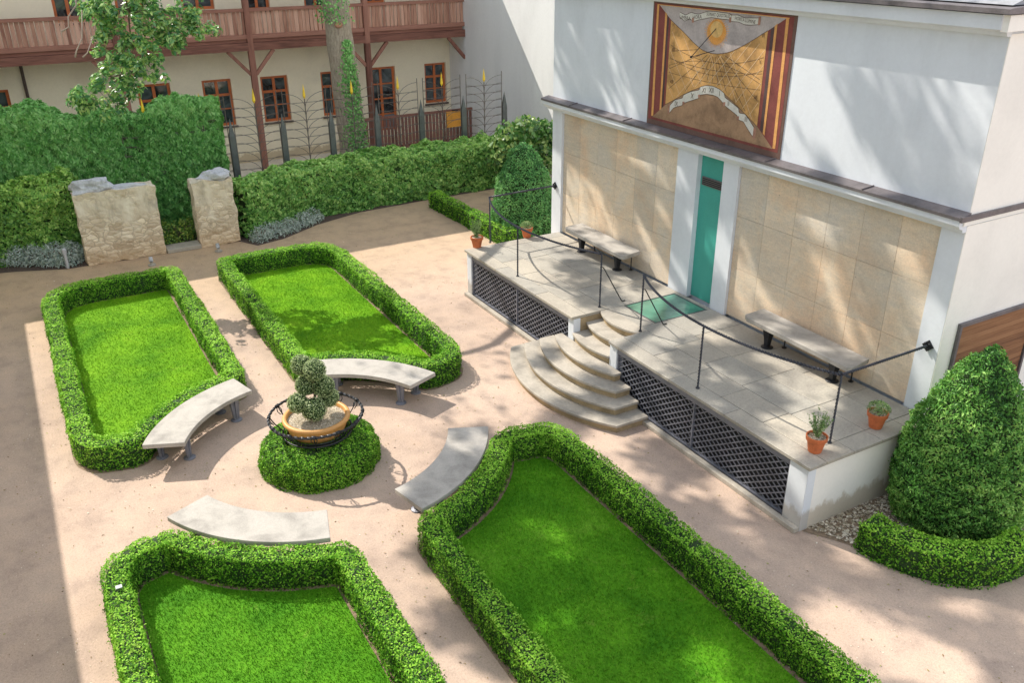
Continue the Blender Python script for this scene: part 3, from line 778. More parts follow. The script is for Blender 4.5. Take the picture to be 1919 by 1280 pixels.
def lattice(x0, x1):
    z0, z1 = .085, T-.17; o = []
    fr = MB(); fr.box(x0, x1, TY+.01, TY+.10, z1, T-.055); fr.box(x0, x1, TY+.02, TY+.06, z0-.03, z0)
    for xx in (x0+.012, (x0+x1)/2, x1-.012): fr.box(xx-.012, xx+.012, TY+.018, TY+.058, z0, z1)
    f = fr.build('lattice_frame', M_iron_b, ter)
    la = MB(); px, pz = .15, .10; sl = pz/px
    H = z1-z0
    for fam, yy in ((1, TY+.036), (-1, TY+.048)):
        k = -int(H/pz)-2
        while k*px < (x1-x0) + H/sl + px:
            # line x = x0 + k*px + fam*(z-z0)/sl
            xa = x0 + k*px; 
            pts = []
            za, zb = z0, z1; X0 = xa + (0 if fam > 0 else 0); 
            fa = lambda z: xa + fam*(z-z0)/sl
            zz_ = [z0, z1]
            # clip
            lo_, hi_ = z0, z1
            if fam > 0: lo_ = max(lo_, z0 + (x0-xa)*sl); hi_ = min(hi_, z0 + (x1-xa)*sl)
            else: lo_ = max(lo_, z0 + (xa-x1)*sl); hi_ = min(hi_, z0 + (xa-x0)*sl)
            if hi_ - lo_ > .01: la.bar((fa(lo_), yy, lo_), (fa(hi_), yy, hi_), .009, .018, up=(0, 1, 0)) if False else la.bar((fa(lo_), yy, lo_), (fa(hi_), yy, hi_), .010, .016)
            k += 1
    la.build('lattice', M_iron_b, f)
lattice(TX0+.19, SO0-.17); lattice(SO1+.19, TX1-.31)
b = MB(); b.box(-11.62, -10.75, 8.95, 10.07, T-.02, T-.004)
gl = b.build('glass_panel', M_floorglass, ter)
b = MB()
for (x0, x1, y0, y1) in ((-11.64, -10.73, 8.93, 8.955), (-11.64, -10.73, 10.065, 10.09), (-11.64, -11.615, 8.955, 10.065), (-10.755, -10.73, 8.955, 10.065)): b.box(x0, x1, y0, y1, T-.03, T+.002)
b.build('frame', M_fence, gl)

# ------------------------------------------------------------------ steps
st = thing('steps', 'fan of curved stone steps rising to the terrace', 'steps', (-11.1, 7.4, 0))
hwid = {1: 1.67, 2: 1.41, 3: 1.18, 4: .91, 5: .545, 6: .545, 7: .545}
for k in range(1, 8):
    r = 2.74-.27*(k-1)+.0; cyy = 9.4; hw_ = hwid[k]; z1 = T/7*k - (.001 if k == 7 else 0)
    back = TY-.012 if k < 5 else 8.655 - (0 if k == 7 else .0)
    if k == 5 or k == 6: back = 8.5
    def outl(r, hw_, inset):
        a = math.asin(min(1, hw_/r)); pts = []
        for i in range(25):
            t_ = -a + 2*a*i/24; pts.append((-11.1 + r*math.sin(t_), cyy - r*math.cos(t_)))
        return pts
    po = outl(r, hw_, 0) ; poly = po + [(-11.1+hw_, back), (-11.1-hw_, back)]
    zt = z1-.045
    b = MB(); b.prism(poly, zt, z1); s_ = b.build('step', M_step, st, bevel=.008)
    hi = hw_-.035 if k < 5 else hw_-.001
    pi_ = outl(r-.045, hi, 0); poly = pi_ + [(-11.1+hi, back), (-11.1-hi, back)]
    b = MB(); b.prism(poly, max(.0, T/7*(k-1)-.04), zt-.001); b.build('riser', M_riser, s_)

# ------------------------------------------------------------------ railings
def railing(p, wallx, strut_x, label):
    """p: three post feet left..right, arc bulging to the garden"""
    t = thing('railing', label, 'railing', (p[1][0], 8.4, T), 'twisted wrought iron terrace railings')
    zr = 2.045
    pts = np.array(p)
    A = np.c_[2*pts, np.ones(3)]; s_ = np.linalg.solve(A, (pts**2).sum(1)); c = s_[:2]; r = math.sqrt(s_[2]+c@c)
    a0 = math.atan2(p[0][1]-c[1], p[0][0]-c[0]); a1 = math.atan2(p[2][1]-c[1], p[2][0]-c[0])
    n = 160; b = MB()
    b.tube([(c[0]+r*math.cos(a0+(a1-a0)*i/n), c[1]+r*math.sin(a0+(a1-a0)*i/n), zr) for i in range(n+1)], .023, square=True, twist=34)
    b.build('handrail', M_rail, t)
    wp = p[0] if abs(wallx-p[0][0]) < .5 else p[2]
    b = MB(); n = 70; b.tube([(wp[0]+(wallx-wp[0])*i/n, wp[1]+(10.18-wp[1])*i/n, zr) for i in range(n+1)], .022, square=True, twist=34); b.build('return_rail', M_rail, t)
    b = MB(); b.prism([(wallx-.085, zr), (wallx, zr-.085), (wallx+.085, zr), (wallx, zr+.085)], 10.198, 10.175, plane='y')
    for k in range(4):
        a = PI/2*k + PI/4; b.lathe((wallx+.045*math.cos(a), 10.165, zr+.045*math.sin(a)), [(.001, -.02), (.018, -.01), (.018, .01), (.001, .02)], 8)
    b.build('wall_plate', M_iron, t)
    for q in p:
        b = MB(); b.tube([(q[0], q[1], T + (zr-T)*i/60) for i in range(61)], .017, square=True, twist=30)
        b.lathe((q[0], q[1], T), [(.03, 0), (.03, .012), (.001, .014)], 10)
        b.build('post', M_rail, t)
    q = p[2] if strut_x > -11 - .2 and abs(strut_x-p[2][0]) < .3 else (p[0] if abs(strut_x-p[0][0]) < .3 else p[2])
    b = MB(); b.tube([(q[0], q[1], 1.80), (q[0], q[1]+.05, 1.78), (strut_x, 9.0, T+.01), (strut_x, 9.07, T+.01)], .010, 6); b.build('strut', M_iron, t)
railing([(-15.95+.02, 8.5), (-13.87, 8.0), (-11.79, 8.5)], -16.0, -11.8, 'twisted iron railing on the left half of the terrace')
railing([(-10.59, 8.5), (-8.54, 8.0), (-6.49, 8.5)], -6.5, -10.6, 'twisted iron railing on the right half of the terrace')

# ------------------------------------------------------------------ terrace benches
def tbench(x0, x1, label):
    t = thing('stone_bench', label, 'bench', ((x0+x1)/2, 9.95, T), 'straight stone benches on the terrace')
    b = MB(); b.prism([(x0, 9.76), (x0+.10, 9.70), (x1-.04, 9.68), (x1+.02, 9.74), (x1-.06, 10.18), (x0-.03, 10.2)], T+.375, T+.455); b.build('seat', M_bench, t, bevel=.01)
    for xx in (x0+.42, x1-.42):
        b = MB()
        vs = []
        for z, wx, wy in ((T+.02, .035, .04), (T+.15, .045, .05), (T+.375, .085, .075)):
            for (a_, c_) in ((-1, -1), (1, -1), (1, 1), (-1, 1)): vs.append((xx+a_*wx, 9.9+c_*wy, z))
        b.add(vs, [(0, 3, 2, 1), (8, 9, 10, 11)] + [(i+4*l, (i+1) % 4+4*l, (i+1) % 4+4*l+4, i+4*l+4) for l in (0, 1) for i in range(4)])
        b.lathe((xx, 9.9, T), [(.10, 0), (.10, .012), (.05, .03), (.001, .035)], 16); b.build('leg', M_iron, t, bevel=.006)
        b = MB(); b.tube([(xx+.16, 10.12, T), (xx+.16, 10.12, T+.375)], .014, 6, square=True, twist=30); b.lathe((xx+.16, 10.12, T), [(.04, 0), (.04, .01), (.001, .012)], 10); b.build('rear_stay', M_iron, t)
tbench(-14.88, -12.77, 'straight stone bench on the terrace left of the green door')
tbench(-9.48, -7.29, 'straight stone bench on the terrace right of the green door')

# ------------------------------------------------------------------ small flower pots
def fpot(x, y, kind, label, s=1.):
    t = thing('flower_pot', label, 'flower pot', (x, y, T), 'terracotta pots on the terrace corners')
    b = MB(); b.lathe((x, y, T), [(.001, 0), (.085*s, 0), (.12*s, .17*s), (.135*s, .172*s), (.142*s, .235*s), (.125*s, .238*s), (.118*s, .2*s), (.001, .2*s)], 28); b.build('pot', M_terra, t, smooth=False, bevel=.004)
    rng = np.random.default_rng(int(abs(x*7+y*3)))
    b = MB(); b.lathe((x, y, T), [(.118*s, .205*s), (.06*s, .212*s), (.001, .214*s)], 20)
    m_ = 260; a = rng.uniform(0, 2*PI, m_); r = .11*s*np.sqrt(rng.uniform(0, 1, m_)); P = np.c_[x+r*np.cos(a), y+r*np.sin(a), np.full(m_, T+.214*s)]
    quads_mesh('gravel_top', leaf_quads(P, np.tile([0, 0, 1.], (m_, 1)), .022, .9, .5, rng=rng), rng.uniform(0, .7, m_), [M_pebbles, M_soil], t, extra=b)['kind'] = 'stuff'
    if kind == 'ball':
        m_ = 900; d = unit(rng.normal(0, 1, (m_, 3))); d[:, 2] = np.abs(d[:, 2])*.9 - .25; P = np.array([x, y, T+.30*s]) + d*np.array([.15, .15, .13])*s*rng.uniform(.75, 1.08, (m_, 1))
        V = leaf_quads(P, d, .026, .45, .5, rng=rng)
    else:
        m_ = 1500; st_ = 34; ang = rng.uniform(0, 2*PI, st_); ln = rng.uniform(.03, .15, st_); hh = rng.uniform(.22, .42, st_)*s
        i = rng.integers(0, st_, m_); f = rng.uniform(.05, 1, m_)
        P = np.c_[x+np.cos(ang[i])*ln[i]*f*1.1 + rng.normal(0, .008, m_), y+np.sin(ang[i])*ln[i]*f*1.1 + rng.normal(0, .008, m_), T+.2*s + f*hh[i]]
        V = leaf_quads(P, rng.normal(0, 1, (m_, 3))*np.array([1, 1, .3]), .034, .28, .3, droop=-.8, rng=rng)
    stem = MB()
    for k in range(5): stem.tube([(x, y, T+.2*s), (x+.04*math.cos(k*1.3), y+.04*math.sin(k*1.3), T+.33*s)], .004, 4)
    quads_mesh('plant', V, rng.uniform(0, 1, len(V)), [M_herb, M_twig], t, extra=stem)
fpot(-15.82, 8.12, 'spiky', 'terracotta pot with spiky herb on the left front corner of the terrace')
fpot(-15.85, 9.38, 'ball', 'terracotta pot with rounded herb by the left rail, close to the dark cone yew', .95)
fpot(-6.45, 8.18, 'spiky', 'terracotta pot with spiky herb on the right front corner of the terrace')
fpot(-6.47, 9.36, 'ball', 'terracotta pot with round low bush near the pavilion at the right end of the terrace')

# ------------------------------------------------------------------ sundial painting
M_p_border = plain('sundial grey brown border', (.17, .10, .08), .8, .2, 4)
M_p_maroon = plain('sundial maroon paint', (.25, .065, .055), .8, .3, 3)
M_p_gold = plain('sundial gold line', (.80, .40, .13), .8, .15, 6)
M_p_dark = plain('sundial dark paint', (.10, .06, .06), .8, .4, 2.5, streak=True)
M_p_sky = plain('sundial grey sky paint', (.52, .46, .45), .85, .3, 2.6)
M_p_brass = plain('sundial brass paint', (.66, .37, .13), .8, .5, 3.4)
M_p_brown = plain('sundial brown paint', (.40, .25, .15), .85, .45, 3)
M_p_cream = plain('sundial scroll paint', (.72, .70, .64), .8, .15, 5)
M_p_ray = plain('sundial sun rays', (.80, .36, .08), .8, .2, 8)
M_p_disc = plain('sundial sun disc', (.80, .52, .20), .8, .2, 8)
M_p_curl = plain('sundial scroll back paint', (.46, .24, .17), .8, .4, 9)
M_p_ink = plain('sundial ink', (.10, .06, .04), .8, .2, 8)
M_p_light = plain('sundial light line', (.82, .62, .40), .8, .1, 8)
sd = thing('sundial', 'large painted wall sundial on the upper wall above the green door', 'sundial', (-11.24, 10.2, 5))
def flat(poly, lvl, mi, b): # polygon facing the garden, lvl in millimetres above the wall
    y = FY - lvl*.001
    n = len(poly); ar = sum(poly[i][0]*poly[(i+1) % n][1]-poly[(i+1) % n][0]*poly[i][1] for i in range(n))
    if ar < 0: poly = poly[::-1]
    b.add([(x, y, z) for x, z in poly], [tuple(range(n))])
def line(b, p, q, w, lvl):
    d = Vector((q[0]-p[0], q[1]-p[1])); 
    if d.length < 1e-4: return
    d.normalize(); s_ = Vector((-d.y, d.x))*w/2
    flat([(p[0]+s_.x, p[1]+s_.y), (q[0]+s_.x, q[1]+s_.y), (q[0]-s_.x, q[1]-s_.y), (p[0]-s_.x, p[1]-s_.y)], lvl, 0, b)
def rect(x0, x1, z0, z1): return [(x0, z0), (x1, z0), (x1, z1), (x0, z1)]
X0, X1, Z0, Z1 = -12.9, -9.575, 3.962, 6.05
b = MB(); b.box(X0, X1, FY-.012, FY-.001, Z0, Z1); b.build('panel', M_p_border, sd)
b = MB(); flat(rect(-12.86, -9.63, 4.05, 6.03), 14, 0, b); b.build('maroon_field', M_p_maroon, sd)
b = MB(); flat([(-12.735, 4.10), (-12.382, 4.36), (-10.12, 4.37), (-9.745, 4.10)], 15, 0, b)
brown_top = [(-12.741, 4.094), (-12.382, 4.368), (-12.163, 4.479), (-11.934, 4.6), (-11.679, 4.718), (-11.399, 4.824), (-11.21, 4.839), (-10.985, 4.788), (-10.757, 4.687), (-10.565, 4.595), (-10.281, 4.458), (-10.125, 4.38), (-9.744, 4.097)]
b = MB()
for i in range(len(brown_top)-1):
    (xa, za), (xb, zb) = brown_top[i], brown_top[i+1]
    flat([(xa, 4.093), (xb, 4.093), (xb, zb), (xa, za)], 16, 0, b)
b.build('brown_field', M_p_brown, sd)
low = [(-12.382, 4.368), (-12.163, 4.479), (-11.934, 4.6), (-11.679, 4.718), (-11.399, 4.824), (-11.21, 4.839), (-10.985, 4.788), (-10.757, 4.687), (-10.565, 4.595), (-10.281, 4.458), (-10.12, 4.375)]
top = [(-12.40, 5.783), (-12.024, 5.606), (-11.776, 5.474), (-11.57, 5.386), (-11.456, 5.363), (-11.312, 5.347), (-11.158, 5.354), (-10.996, 5.385), (-10.839, 5.431), (-10.568, 5.554), (-10.361, 5.665), (-10.12, 5.80)]
xs = np.linspace(-12.395, -10.12, 50); lo_z = np.interp(xs, *zip(*low)); hi_z = np.interp(xs, *zip(*top))
b = MB()
for i in range(49): flat([(xs[i], lo_z[i]), (xs[i+1], lo_z[i+1]), (xs[i+1], hi_z[i+1]), (xs[i], hi_z[i])], 16.5, 0, b)
b.build('brass_field', M_p_brass, sd)
b = MB(); sx_ = np.r_[-12.73, xs, -9.777]; sz_ = np.r_[6.00, hi_z, 6.0]
b.add([(-12.725, FY-.016, 6.0), (-12.395, FY-.016, 5.783), (-12.395, FY-.016, 6.0)], [(0, 1, 2)])
b.add([(-9.777, FY-.016, 6.0), (-10.12, FY-.016, 6.0), (-10.12, FY-.016, 5.80)], [(0, 1, 2)])
for i in range(49): flat([(xs[i], hi_z[i]), (xs[i+1], hi_z[i+1]), (xs[i+1], 6.0), (xs[i], 6.0)], 16, 0, b)
b.build('sky_field', M_p_sky, sd)
b = MB()
for p in ([(-12.795, 6.0), (-12.74, 6.0), (-12.712, 4.115), (-12.772, 4.105)], [(-12.562, 5.90), (-12.508, 5.87), (-12.5, 4.275), (-12.547, 4.24)],
          [(-9.993, 5.881), (-9.942, 5.916), (-9.937, 4.261), (-9.981, 4.289)], [(-9.784, 6.0), (-9.727, 6.0), (-9.685, 4.104), (-9.744, 4.101)]): flat(p, 17, 0, b)
flat(rect(-12.79, -9.72, 6.0, 6.012), 17, 0, b)
b.build('gold_line', M_p_gold, sd)
for q in ([(-12.5, 5.87), (-12.455, 5.84), (-12.45, 4.32), (-12.492, 4.285)], [(-10.06, 5.83), (-9.998, 5.878), (-9.986, 4.292), (-10.05, 4.33)]):
    b = MB(); flat(q, 15.5, 0, b); b.build('dark_line', M_p_dark, sd)  # dark stripes of the design beside the inner gold lines
sc_ = (-11.241, 5.705)
b = MB(); pr = []
for k in range(72):
    a = 2*PI*k/72; q = (1 if k % 2 else .86); pr.append((sc_[0]+.24*q*math.cos(a), sc_[1]-.02+.21*q*math.sin(a)))
flat(pr, 18, 0, b); b.build('sun_rays', M_p_ray, sd)
b = MB()
for k in range(40):
    a = 2*PI*k/40; q = random.uniform(.25, .30); line(b, (sc_[0]+.16*math.cos(a), sc_[1]-.02+.14*math.sin(a)), (sc_[0]+q*math.cos(a), sc_[1]-.02+q*.86*math.sin(a)), .009, 17.6 + k*.02)
b.build('ray_strokes', M_p_gold, sd)
for (x, z, w_, h_) in ((-12.285, 4.30, .05, .17), (-10.155, 4.26, .06, .19), (-11.52, 4.635, .05, .06), (-10.90, 4.60, .05, .07), (-10.555, 4.43, .05, .07), (-11.905, 4.46, .06, .06), (-10.315, 5.925, .05, .13), (-11.83, 5.82, .05, .08), (-10.95, 5.89, .05, .08)):
    b = MB(); flat([(x-w_/2, z-h_*.45), (x, z-h_/2), (x+w_/2, z-h_*.4), (x+w_/2, z+h_/2), (x-w_/2, z+h_*.42)], 21.8, 0, b); b.build('scroll_curl', M_p_curl, sd)
b = MB(); flat([(sc_[0]+.145*math.cos(2*PI*k/36), sc_[1]+.02+.125*math.sin(2*PI*k/36)) for k in range(36)], 20, 0, b); b.build('sun_disc', M_p_disc, sd)
# hour lines
node = (-11.25, 5.43); ink = MB(); lig = MB()
def inb(x, z): return -12.37 < x < -10.13 and np.interp(x, xs, lo_z)+.02 < z < np.interp(x, xs, hi_z)-.015
def cline(b, p, q, w, lvl):
    P = [(p[0]+(q[0]-p[0])*t, p[1]+(q[1]-p[1])*t) for t in np.linspace(0, 1, 40)]; P = [a for a in P if inb(*a)]
    if len(P) > 2: line(b, P[0], P[-1], w, lvl)
lv = 17.2
for a in range(-172, -5, 14):
    lv += .1; cline(ink, node, (node[0]+2.6*math.cos(rad(a)), node[1]+2.6*math.sin(rad(a))), .008, lv)
for dz, k_ in ((0, .18), (-.12, .10), (.0, -.02), (-.2, .25), (-.32, -.05)):
    lv += .1; P = [(x, node[1]-.22+dz + (k_ if dz else .25)*((x+11.3)**2)*.6*(1 if k_ > 0 else -1)) for x in np.linspace(-12.36, -10.14, 30)]
    for i in range(29):
        if inb(*P[i]) and inb(*P[i+1]): line(ink, P[i], P[i+1], .006, lv)
for i in range(49):
    line(ink, (xs[i], hi_z[i]), (xs[i+1], hi_z[i+1]), .008, 19); line(ink, (xs[i], lo_z[i]), (xs[i+1], lo_z[i+1]), .007, 19)
for k in range(10):
    lv += .07; x = -12.35+.235*k; cline(lig, (x, 4.3), (x+1.35-.05*k, 5.6), .007, lv)
    lv += .07; cline(lig, (x+.1, 4.3), (x-1.05+.03*k, 5.6), .007, lv)
ink.build('ink_lines', M_p_ink, sd); lig.build('light_lines', M_p_light, sd)
# ribbons
def ribbon(tp, bt, lvl, name):
    b = MB(); t0, t1 = np.array(tp), np.array(bt); m_ = 60
    u = np.linspace(0, 1, m_)
    A = np.c_[np.interp(u*(len(t0)-1), range(len(t0)), t0[:, 0]), np.interp(u*(len(t0)-1), range(len(t0)), t0[:, 1])]
    B = np.c_[np.interp(u*(len(t1)-1), range(len(t1)), t1[:, 0]), np.interp(u*(len(t1)-1), range(len(t1)), t1[:, 1])]
    for i in range(m_-1): flat([tuple(B[i]), tuple(B[i+1]), tuple(A[i+1]), tuple(A[i])], lvl, 0, b)
    b.build(name, M_p_cream, sd)
    b = MB()
    for i in range(m_-1): line(b, A[i], A[i+1], .008, lvl+.4); line(b, B[i], B[i+1], .008, lvl+.4)
    b.build('scroll_outline', M_p_ink, sd); return A, B
A, B = ribbon([(-12.18, 5.925), (-12.025, 5.885), (-11.885, 5.94), (-11.788, 5.925), (-11.69, 5.925), (-11.569, 5.96), (-11.464, 5.985), (-11.281, 5.99), (-11.16, 5.985), (-10.997, 5.985), (-10.919, 5.966), (-10.777, 5.975), (-10.629, 5.943), (-10.466, 5.955), (-10.33, 5.965)],
       [(-12.171, 5.845), (-12.036, 5.79), (-11.91, 5.84), (-11.821, 5.80), (-11.666, 5.84), (-11.511, 5.87), (-11.391, 5.895), (-11.237, 5.89), (-11.088, 5.89), (-10.985, 5.89), (-10.91, 5.87), (-10.765, 5.875), (-10.619, 5.845), (-10.481, 5.85), (-10.332, 5.87)], 21, 'motto_scroll')
A2, B2 = ribbon([(-12.256, 4.375), (-12.145, 4.481), (-11.943, 4.543), (-11.916, 4.602), (-11.739, 4.681), (-11.531, 4.736), (-11.512, 4.790), (-11.367, 4.834), (-11.209, 4.843), (-11.05, 4.819), (-10.926, 4.771), (-10.895, 4.706), (-10.753, 4.658), (-10.563, 4.585), (-10.541, 4.515), (-10.406, 4.519), (-10.309, 4.454), (-10.177, 4.345)],
       [(-12.27, 4.229), (-12.15, 4.35), (-11.948, 4.414), (-11.886, 4.467), (-11.692, 4.54), (-11.502, 4.61), (-11.493, 4.66), (-11.352, 4.695), (-11.194, 4.703), (-11.066, 4.688), (-10.927, 4.613), (-10.881, 4.577), (-10.737, 4.527), (-10.578, 4.471), (-10.554, 4.409), (-10.419, 4.395), (-10.334, 4.318), (-10.184, 4.202)], 21, 'hour_scroll')
def text_mesh(items, name, mat, parent, y):
    for (s_, x, z, size, rot, sxx) in items:
        b = MB()
        cu = bpy.data.curves.new('lettering', 'FONT'); cu.body = s_; cu.size = size; cu.align_x = 'CENTER'; cu.align_y = 'CENTER'; cu.resolution_u = 2
        ob = bpy.data.objects.new('lettering', cu); COL.objects.link(ob); dg = bpy.context.evaluated_depsgraph_get(); dg.update()
        me = bpy.data.meshes.new_from_object(ob.evaluated_get(dg))
        c, s2 = math.cos(rot), math.sin(rot)
        b.add([(x+(v.co.x*c*sxx-v.co.y*s2), y, z+(v.co.x*s2*sxx+v.co.y*c)) for v in me.vertices], [tuple(p.vertices) for p in me.polygons])
        bpy.data.objects.remove(ob); bpy.data.curves.remove(cu); bpy.data.meshes.remove(me)
        b.build(name, mat, parent)
text_mesh([('UMBRA', -12.03, 5.84, .085, -.02, 1), ('HORA', -11.73, 5.875, .08, .12, 1), ('SONAT QUOTA EST', -11.21, 5.94, .075, .0, .88), ('HORTA LUMINE', -10.62, 5.91, .075, -.06, .85)], 'motto', M_p_ink, sd, FY-.0225)
text_mesh([(s_, x, z, h_, 0, .8) for s_, x, z, h_ in (('IX', -12.09, 4.42, .12), ('X', -11.693, 4.61, .13), ('XI', -11.41, 4.745, .12), ('XII', -11.23, 4.77, .12), ('I', -11.03, 4.745, .12), ('II', -10.80, 4.62, .11), ('III', -10.37, 4.44, .11),
           ('VI', -12.32, 5.70, .09), ('VII', -12.28, 5.31, .09), ('VIII', -12.26, 4.775, .09), ('VI', -10.20, 5.72, .09), ('V', -10.20, 5.337, .1), ('IV', -10.22, 4.806, .1), ('V', -10.507, 4.795, .07))], 'numeral', M_p_ink, sd, FY-.0225)
b = MB(); tipg = (-11.43, 9.86, 5.30); b.tube([(-11.254, 10.185, 5.74), tipg], .0065, 6); b.tube([(-11.25, 10.185, 5.40), tipg], .006, 6)
b.lathe((tipg[0], tipg[1], tipg[2]), [(.001, -.02), (.02, -.01), (.02, .01), (.001, .02)], 10); b.build('gnomon', M_iron, sd)

# ------------------------------------------------------------------ conical yews
def yew(c, R, H, label, mat, seed, leaf=.05, dens=2600, prof=None, lump=.05):
    t = thing('conical_yew', label, 'yew', c)
    rng = np.random.default_rng(seed); pr = prof or [(0, .86), (.12, .97), (.25, 1.), (.4, .93), (.55, .80), (.7, .61), (.82, .43), (.92, .24), (1, .03)]
    z = np.linspace(0, 1, 200); rr = R*np.interp(z, *zip(*pr)); z = z*H
    dl = np.hypot(np.diff(rr), np.diff(z))*(rr[1:]+rr[:-1]); cs = np.r_[0, np.cumsum(dl)]; area = cs[-1]*PI; cs /= cs[-1]
    n_ = int(area*dens); u = np.interp(rng.uniform(0, 1, n_), cs, np.arange(200)); r = np.interp(u, np.arange(200), rr); zz = np.interp(u, np.arange(200), z)
    sl = np.interp(u, np.arange(200), np.gradient(rr, z)); a = rng.uniform(0, 2*PI, n_)
    Nn = unit(np.c_[np.cos(a), np.sin(a), -sl]); P = np.c_[c[0]+r*np.cos(a), c[1]+r*np.sin(a), c[2]+zz]
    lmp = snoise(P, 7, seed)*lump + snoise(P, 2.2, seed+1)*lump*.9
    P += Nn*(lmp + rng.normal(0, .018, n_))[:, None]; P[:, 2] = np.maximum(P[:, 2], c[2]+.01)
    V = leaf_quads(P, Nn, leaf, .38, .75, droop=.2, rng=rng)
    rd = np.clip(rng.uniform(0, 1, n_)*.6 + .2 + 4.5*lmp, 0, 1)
    core = MB(); core.lathe(c, [(max(.001, x*.9-.03), y) for x, y in zip(rr[::10], z[::10])] + [(.001, H*.985)], 32)
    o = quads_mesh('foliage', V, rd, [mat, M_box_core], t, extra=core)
    b = MB(); b.tube([(c[0], c[1], -.02), (c[0], c[1], .3)], .06, 8); b.build('trunk', M_bark, t)
    return t
yew((-5.46, 9.90, 0), .85, 2.57, 'large conical yew at the right end of the terrace', M_yew, 5, leaf=.05, dens=3600, lump=.035)
yew((-18.75, 11.0, 0), .85, 2.38, 'dark conical yew beyond the left end of the terrace', M_yew2, 6, leaf=.06, dens=2200, lump=.03, prof=[(0, .95), (.15, 1.), (.35, .93), (.55, .80), (.75, .60), (.9, .38), (.97, .2), (1, .03)])

# round hedge and pebbles at the right
hedge('curved_hedge', arc(-5.55, 9.55, 1.15, 266, 372, 26), .40, .42, False, M_box, 'curved low box hedge in front of the large conical yew', 'hedge', dens=3000, leaf=.034, rngseed=90)
rng = np.random.default_rng(8); m_ = 14000
q = rng.uniform([-6.25, 7.9], [-3.6, 11.5], (m_, 2)); d = np.hypot(q[:, 0]+5.55, q[:, 1]-9.55)
ok = (d < 1.15) | ((q[:, 0] < -5.45) & (q[:, 1] > 8.0 + (q[:, 0]+6.25)*.45)); q = q[ok]; n_ = len(q)
V = leaf_quads(np.c_[q, rng.uniform(.006, .02, n_)], np.tile([0, 0, 1.], (n_, 1)), .045, .8, .45, rng=rng)
b = MB(); b.add([(-6.22, 7.9, .006), (-5.9, 8.1, .006), (-5.55, 8.3, .006), (-4.6, 8.9, .006), (-4.3, 11.6, .006), (-6.22, 11.6, .006)], [(0, 1, 2, 3, 4, 5)])
tag(quads_mesh('pebble_bed', V, rng.uniform(0, 1, n_), [M_pebbles, M_soil], extra=b), 'pale pebbles round the foot of the large conical yew', 'pebbles', kind='stuff')

# ------------------------------------------------------------------ small hedge at the left end of the terrace
hedge('straight_hedge', [(-22.2, 10.05), (-18.0, 10.2)], .34, .45, False, M_box, 'low straight clipped hedge from the back hedge towards the terrace', 'hedge', dens=1900, leaf=.04, rngseed=120)

# ------------------------------------------------------------------ back greenery
hedge('back_hedge', [(-22.35, 4.55), (-22.9, 5.6), (-23.35, 7.0), (-23.5, 8.6), (-23.45, 10.2), (-23.5, 11.6), (-23.55, 13.1)], .95, 1.42, False, M_ivyhedge, 'tall shaggy leafy hedge below the iron fence', 'hedge',
      dens=1900, leaf=.085, lump=.07, soft=.2, tilt=.6, rngseed=130, aspect=.62, topnoise=.06)
hedge('side_hedge', [(-23.45, -4.), (-23.45, 1.0)], 1.0, 1.75, False, M_lefthedge, 'loose yellow green hedge left of the larger stone pier', 'hedge', dens=1800, leaf=.09, lump=.09, soft=.3, tilt=.6, rngseed=140, aspect=.5, topnoise=.08)
def ivy_h(c):
    y = c[:, 1]; return np.interp(y, [-4, -1, 0.3, .75, 1.2, 1.8, 2.3, 2.8, 3.5, 4.2, 4.8, 5.0], [3.3, 3.35, 3.45, 3.25, 3.02, 3.15, 3.12, 3.05, 3.25, 3.3, 3.2, 2.9])
hedge('creeper_wall', [(-24.35, -4.), (-24.35, 4.85)], .55, 3.2, False, M_ivy, 'tall wall of hanging creeper behind the stone gate piers', 'creeper', dens=2300, leaf=.12, lump=.07, soft=.2, tilt=.42, rngseed=150, aspect=.38, droop=1.4, topnoise=.08, hfun=ivy_h)
# low planting between the piers
def tuft_plant(name, c, R, H, mat, n_, leaf, aspect, label, cat, group, seed, droop=-.6):
    rng = np.random.default_rng(seed); a = rng.uniform(0, 2*PI, n_); r = R*np.sqrt(rng.uniform(0, 1, n_)); f = rng.uniform(.1, 1, n_)
    P = np.c_[c[0]+r*np.cos(a), c[1]+r*np.sin(a), c[2]+f*H*(1-.6*(r/R)**2)]
    d = np.c_[np.cos(a)*r/R, np.sin(a)*r/R, np.full(n_, .5)]
    V = leaf_quads(P, d, leaf, aspect, .6, droop=droop, rng=rng)
    b = MB()
    for k in range(7):
        t_ = k*.9; b.tube([(c[0], c[1], c[2]), (c[0]+R*.5*math.cos(t_), c[1]+R*.5*math.sin(t_), c[2]+H*.7)], .006, 4)
    return tag(quads_mesh(name, V, np.clip(rng.uniform(0, .8, n_)+.2*f, 0, 1), [mat, M_twig], extra=b), label, cat, group)
k = 0
leftpos = [(-23.25, -.95), (-22.95, -.6), (-22.75, -.22), (-22.5, .12), (-22.3, .48), (-22.75, .25), (-22.55, .62), (-23.1, -.1)]
for (x, y) in leftpos:
    tuft_plant('lavender', (x, y, 0), .33, .50, M_lav, 900, .085, .2, 'silvery lavender clump left of the larger stone pier', 'lavender', 'silvery clumps left of the piers', 200+k); k += 1
for (x, y) in [(-21.75, 4.95), (-21.9, 5.4), (-22.1, 5.8), (-22.35, 6.25), (-22.6, 6.6), (-22.1, 5.2)]:
    tuft_plant('lavender', (x, y, 0), .30, .40, M_lav, 760, .075, .2, 'silvery lavender clump right of the smaller stone pier', 'lavender', 'silvery clumps right of the piers', 200+k); k += 1
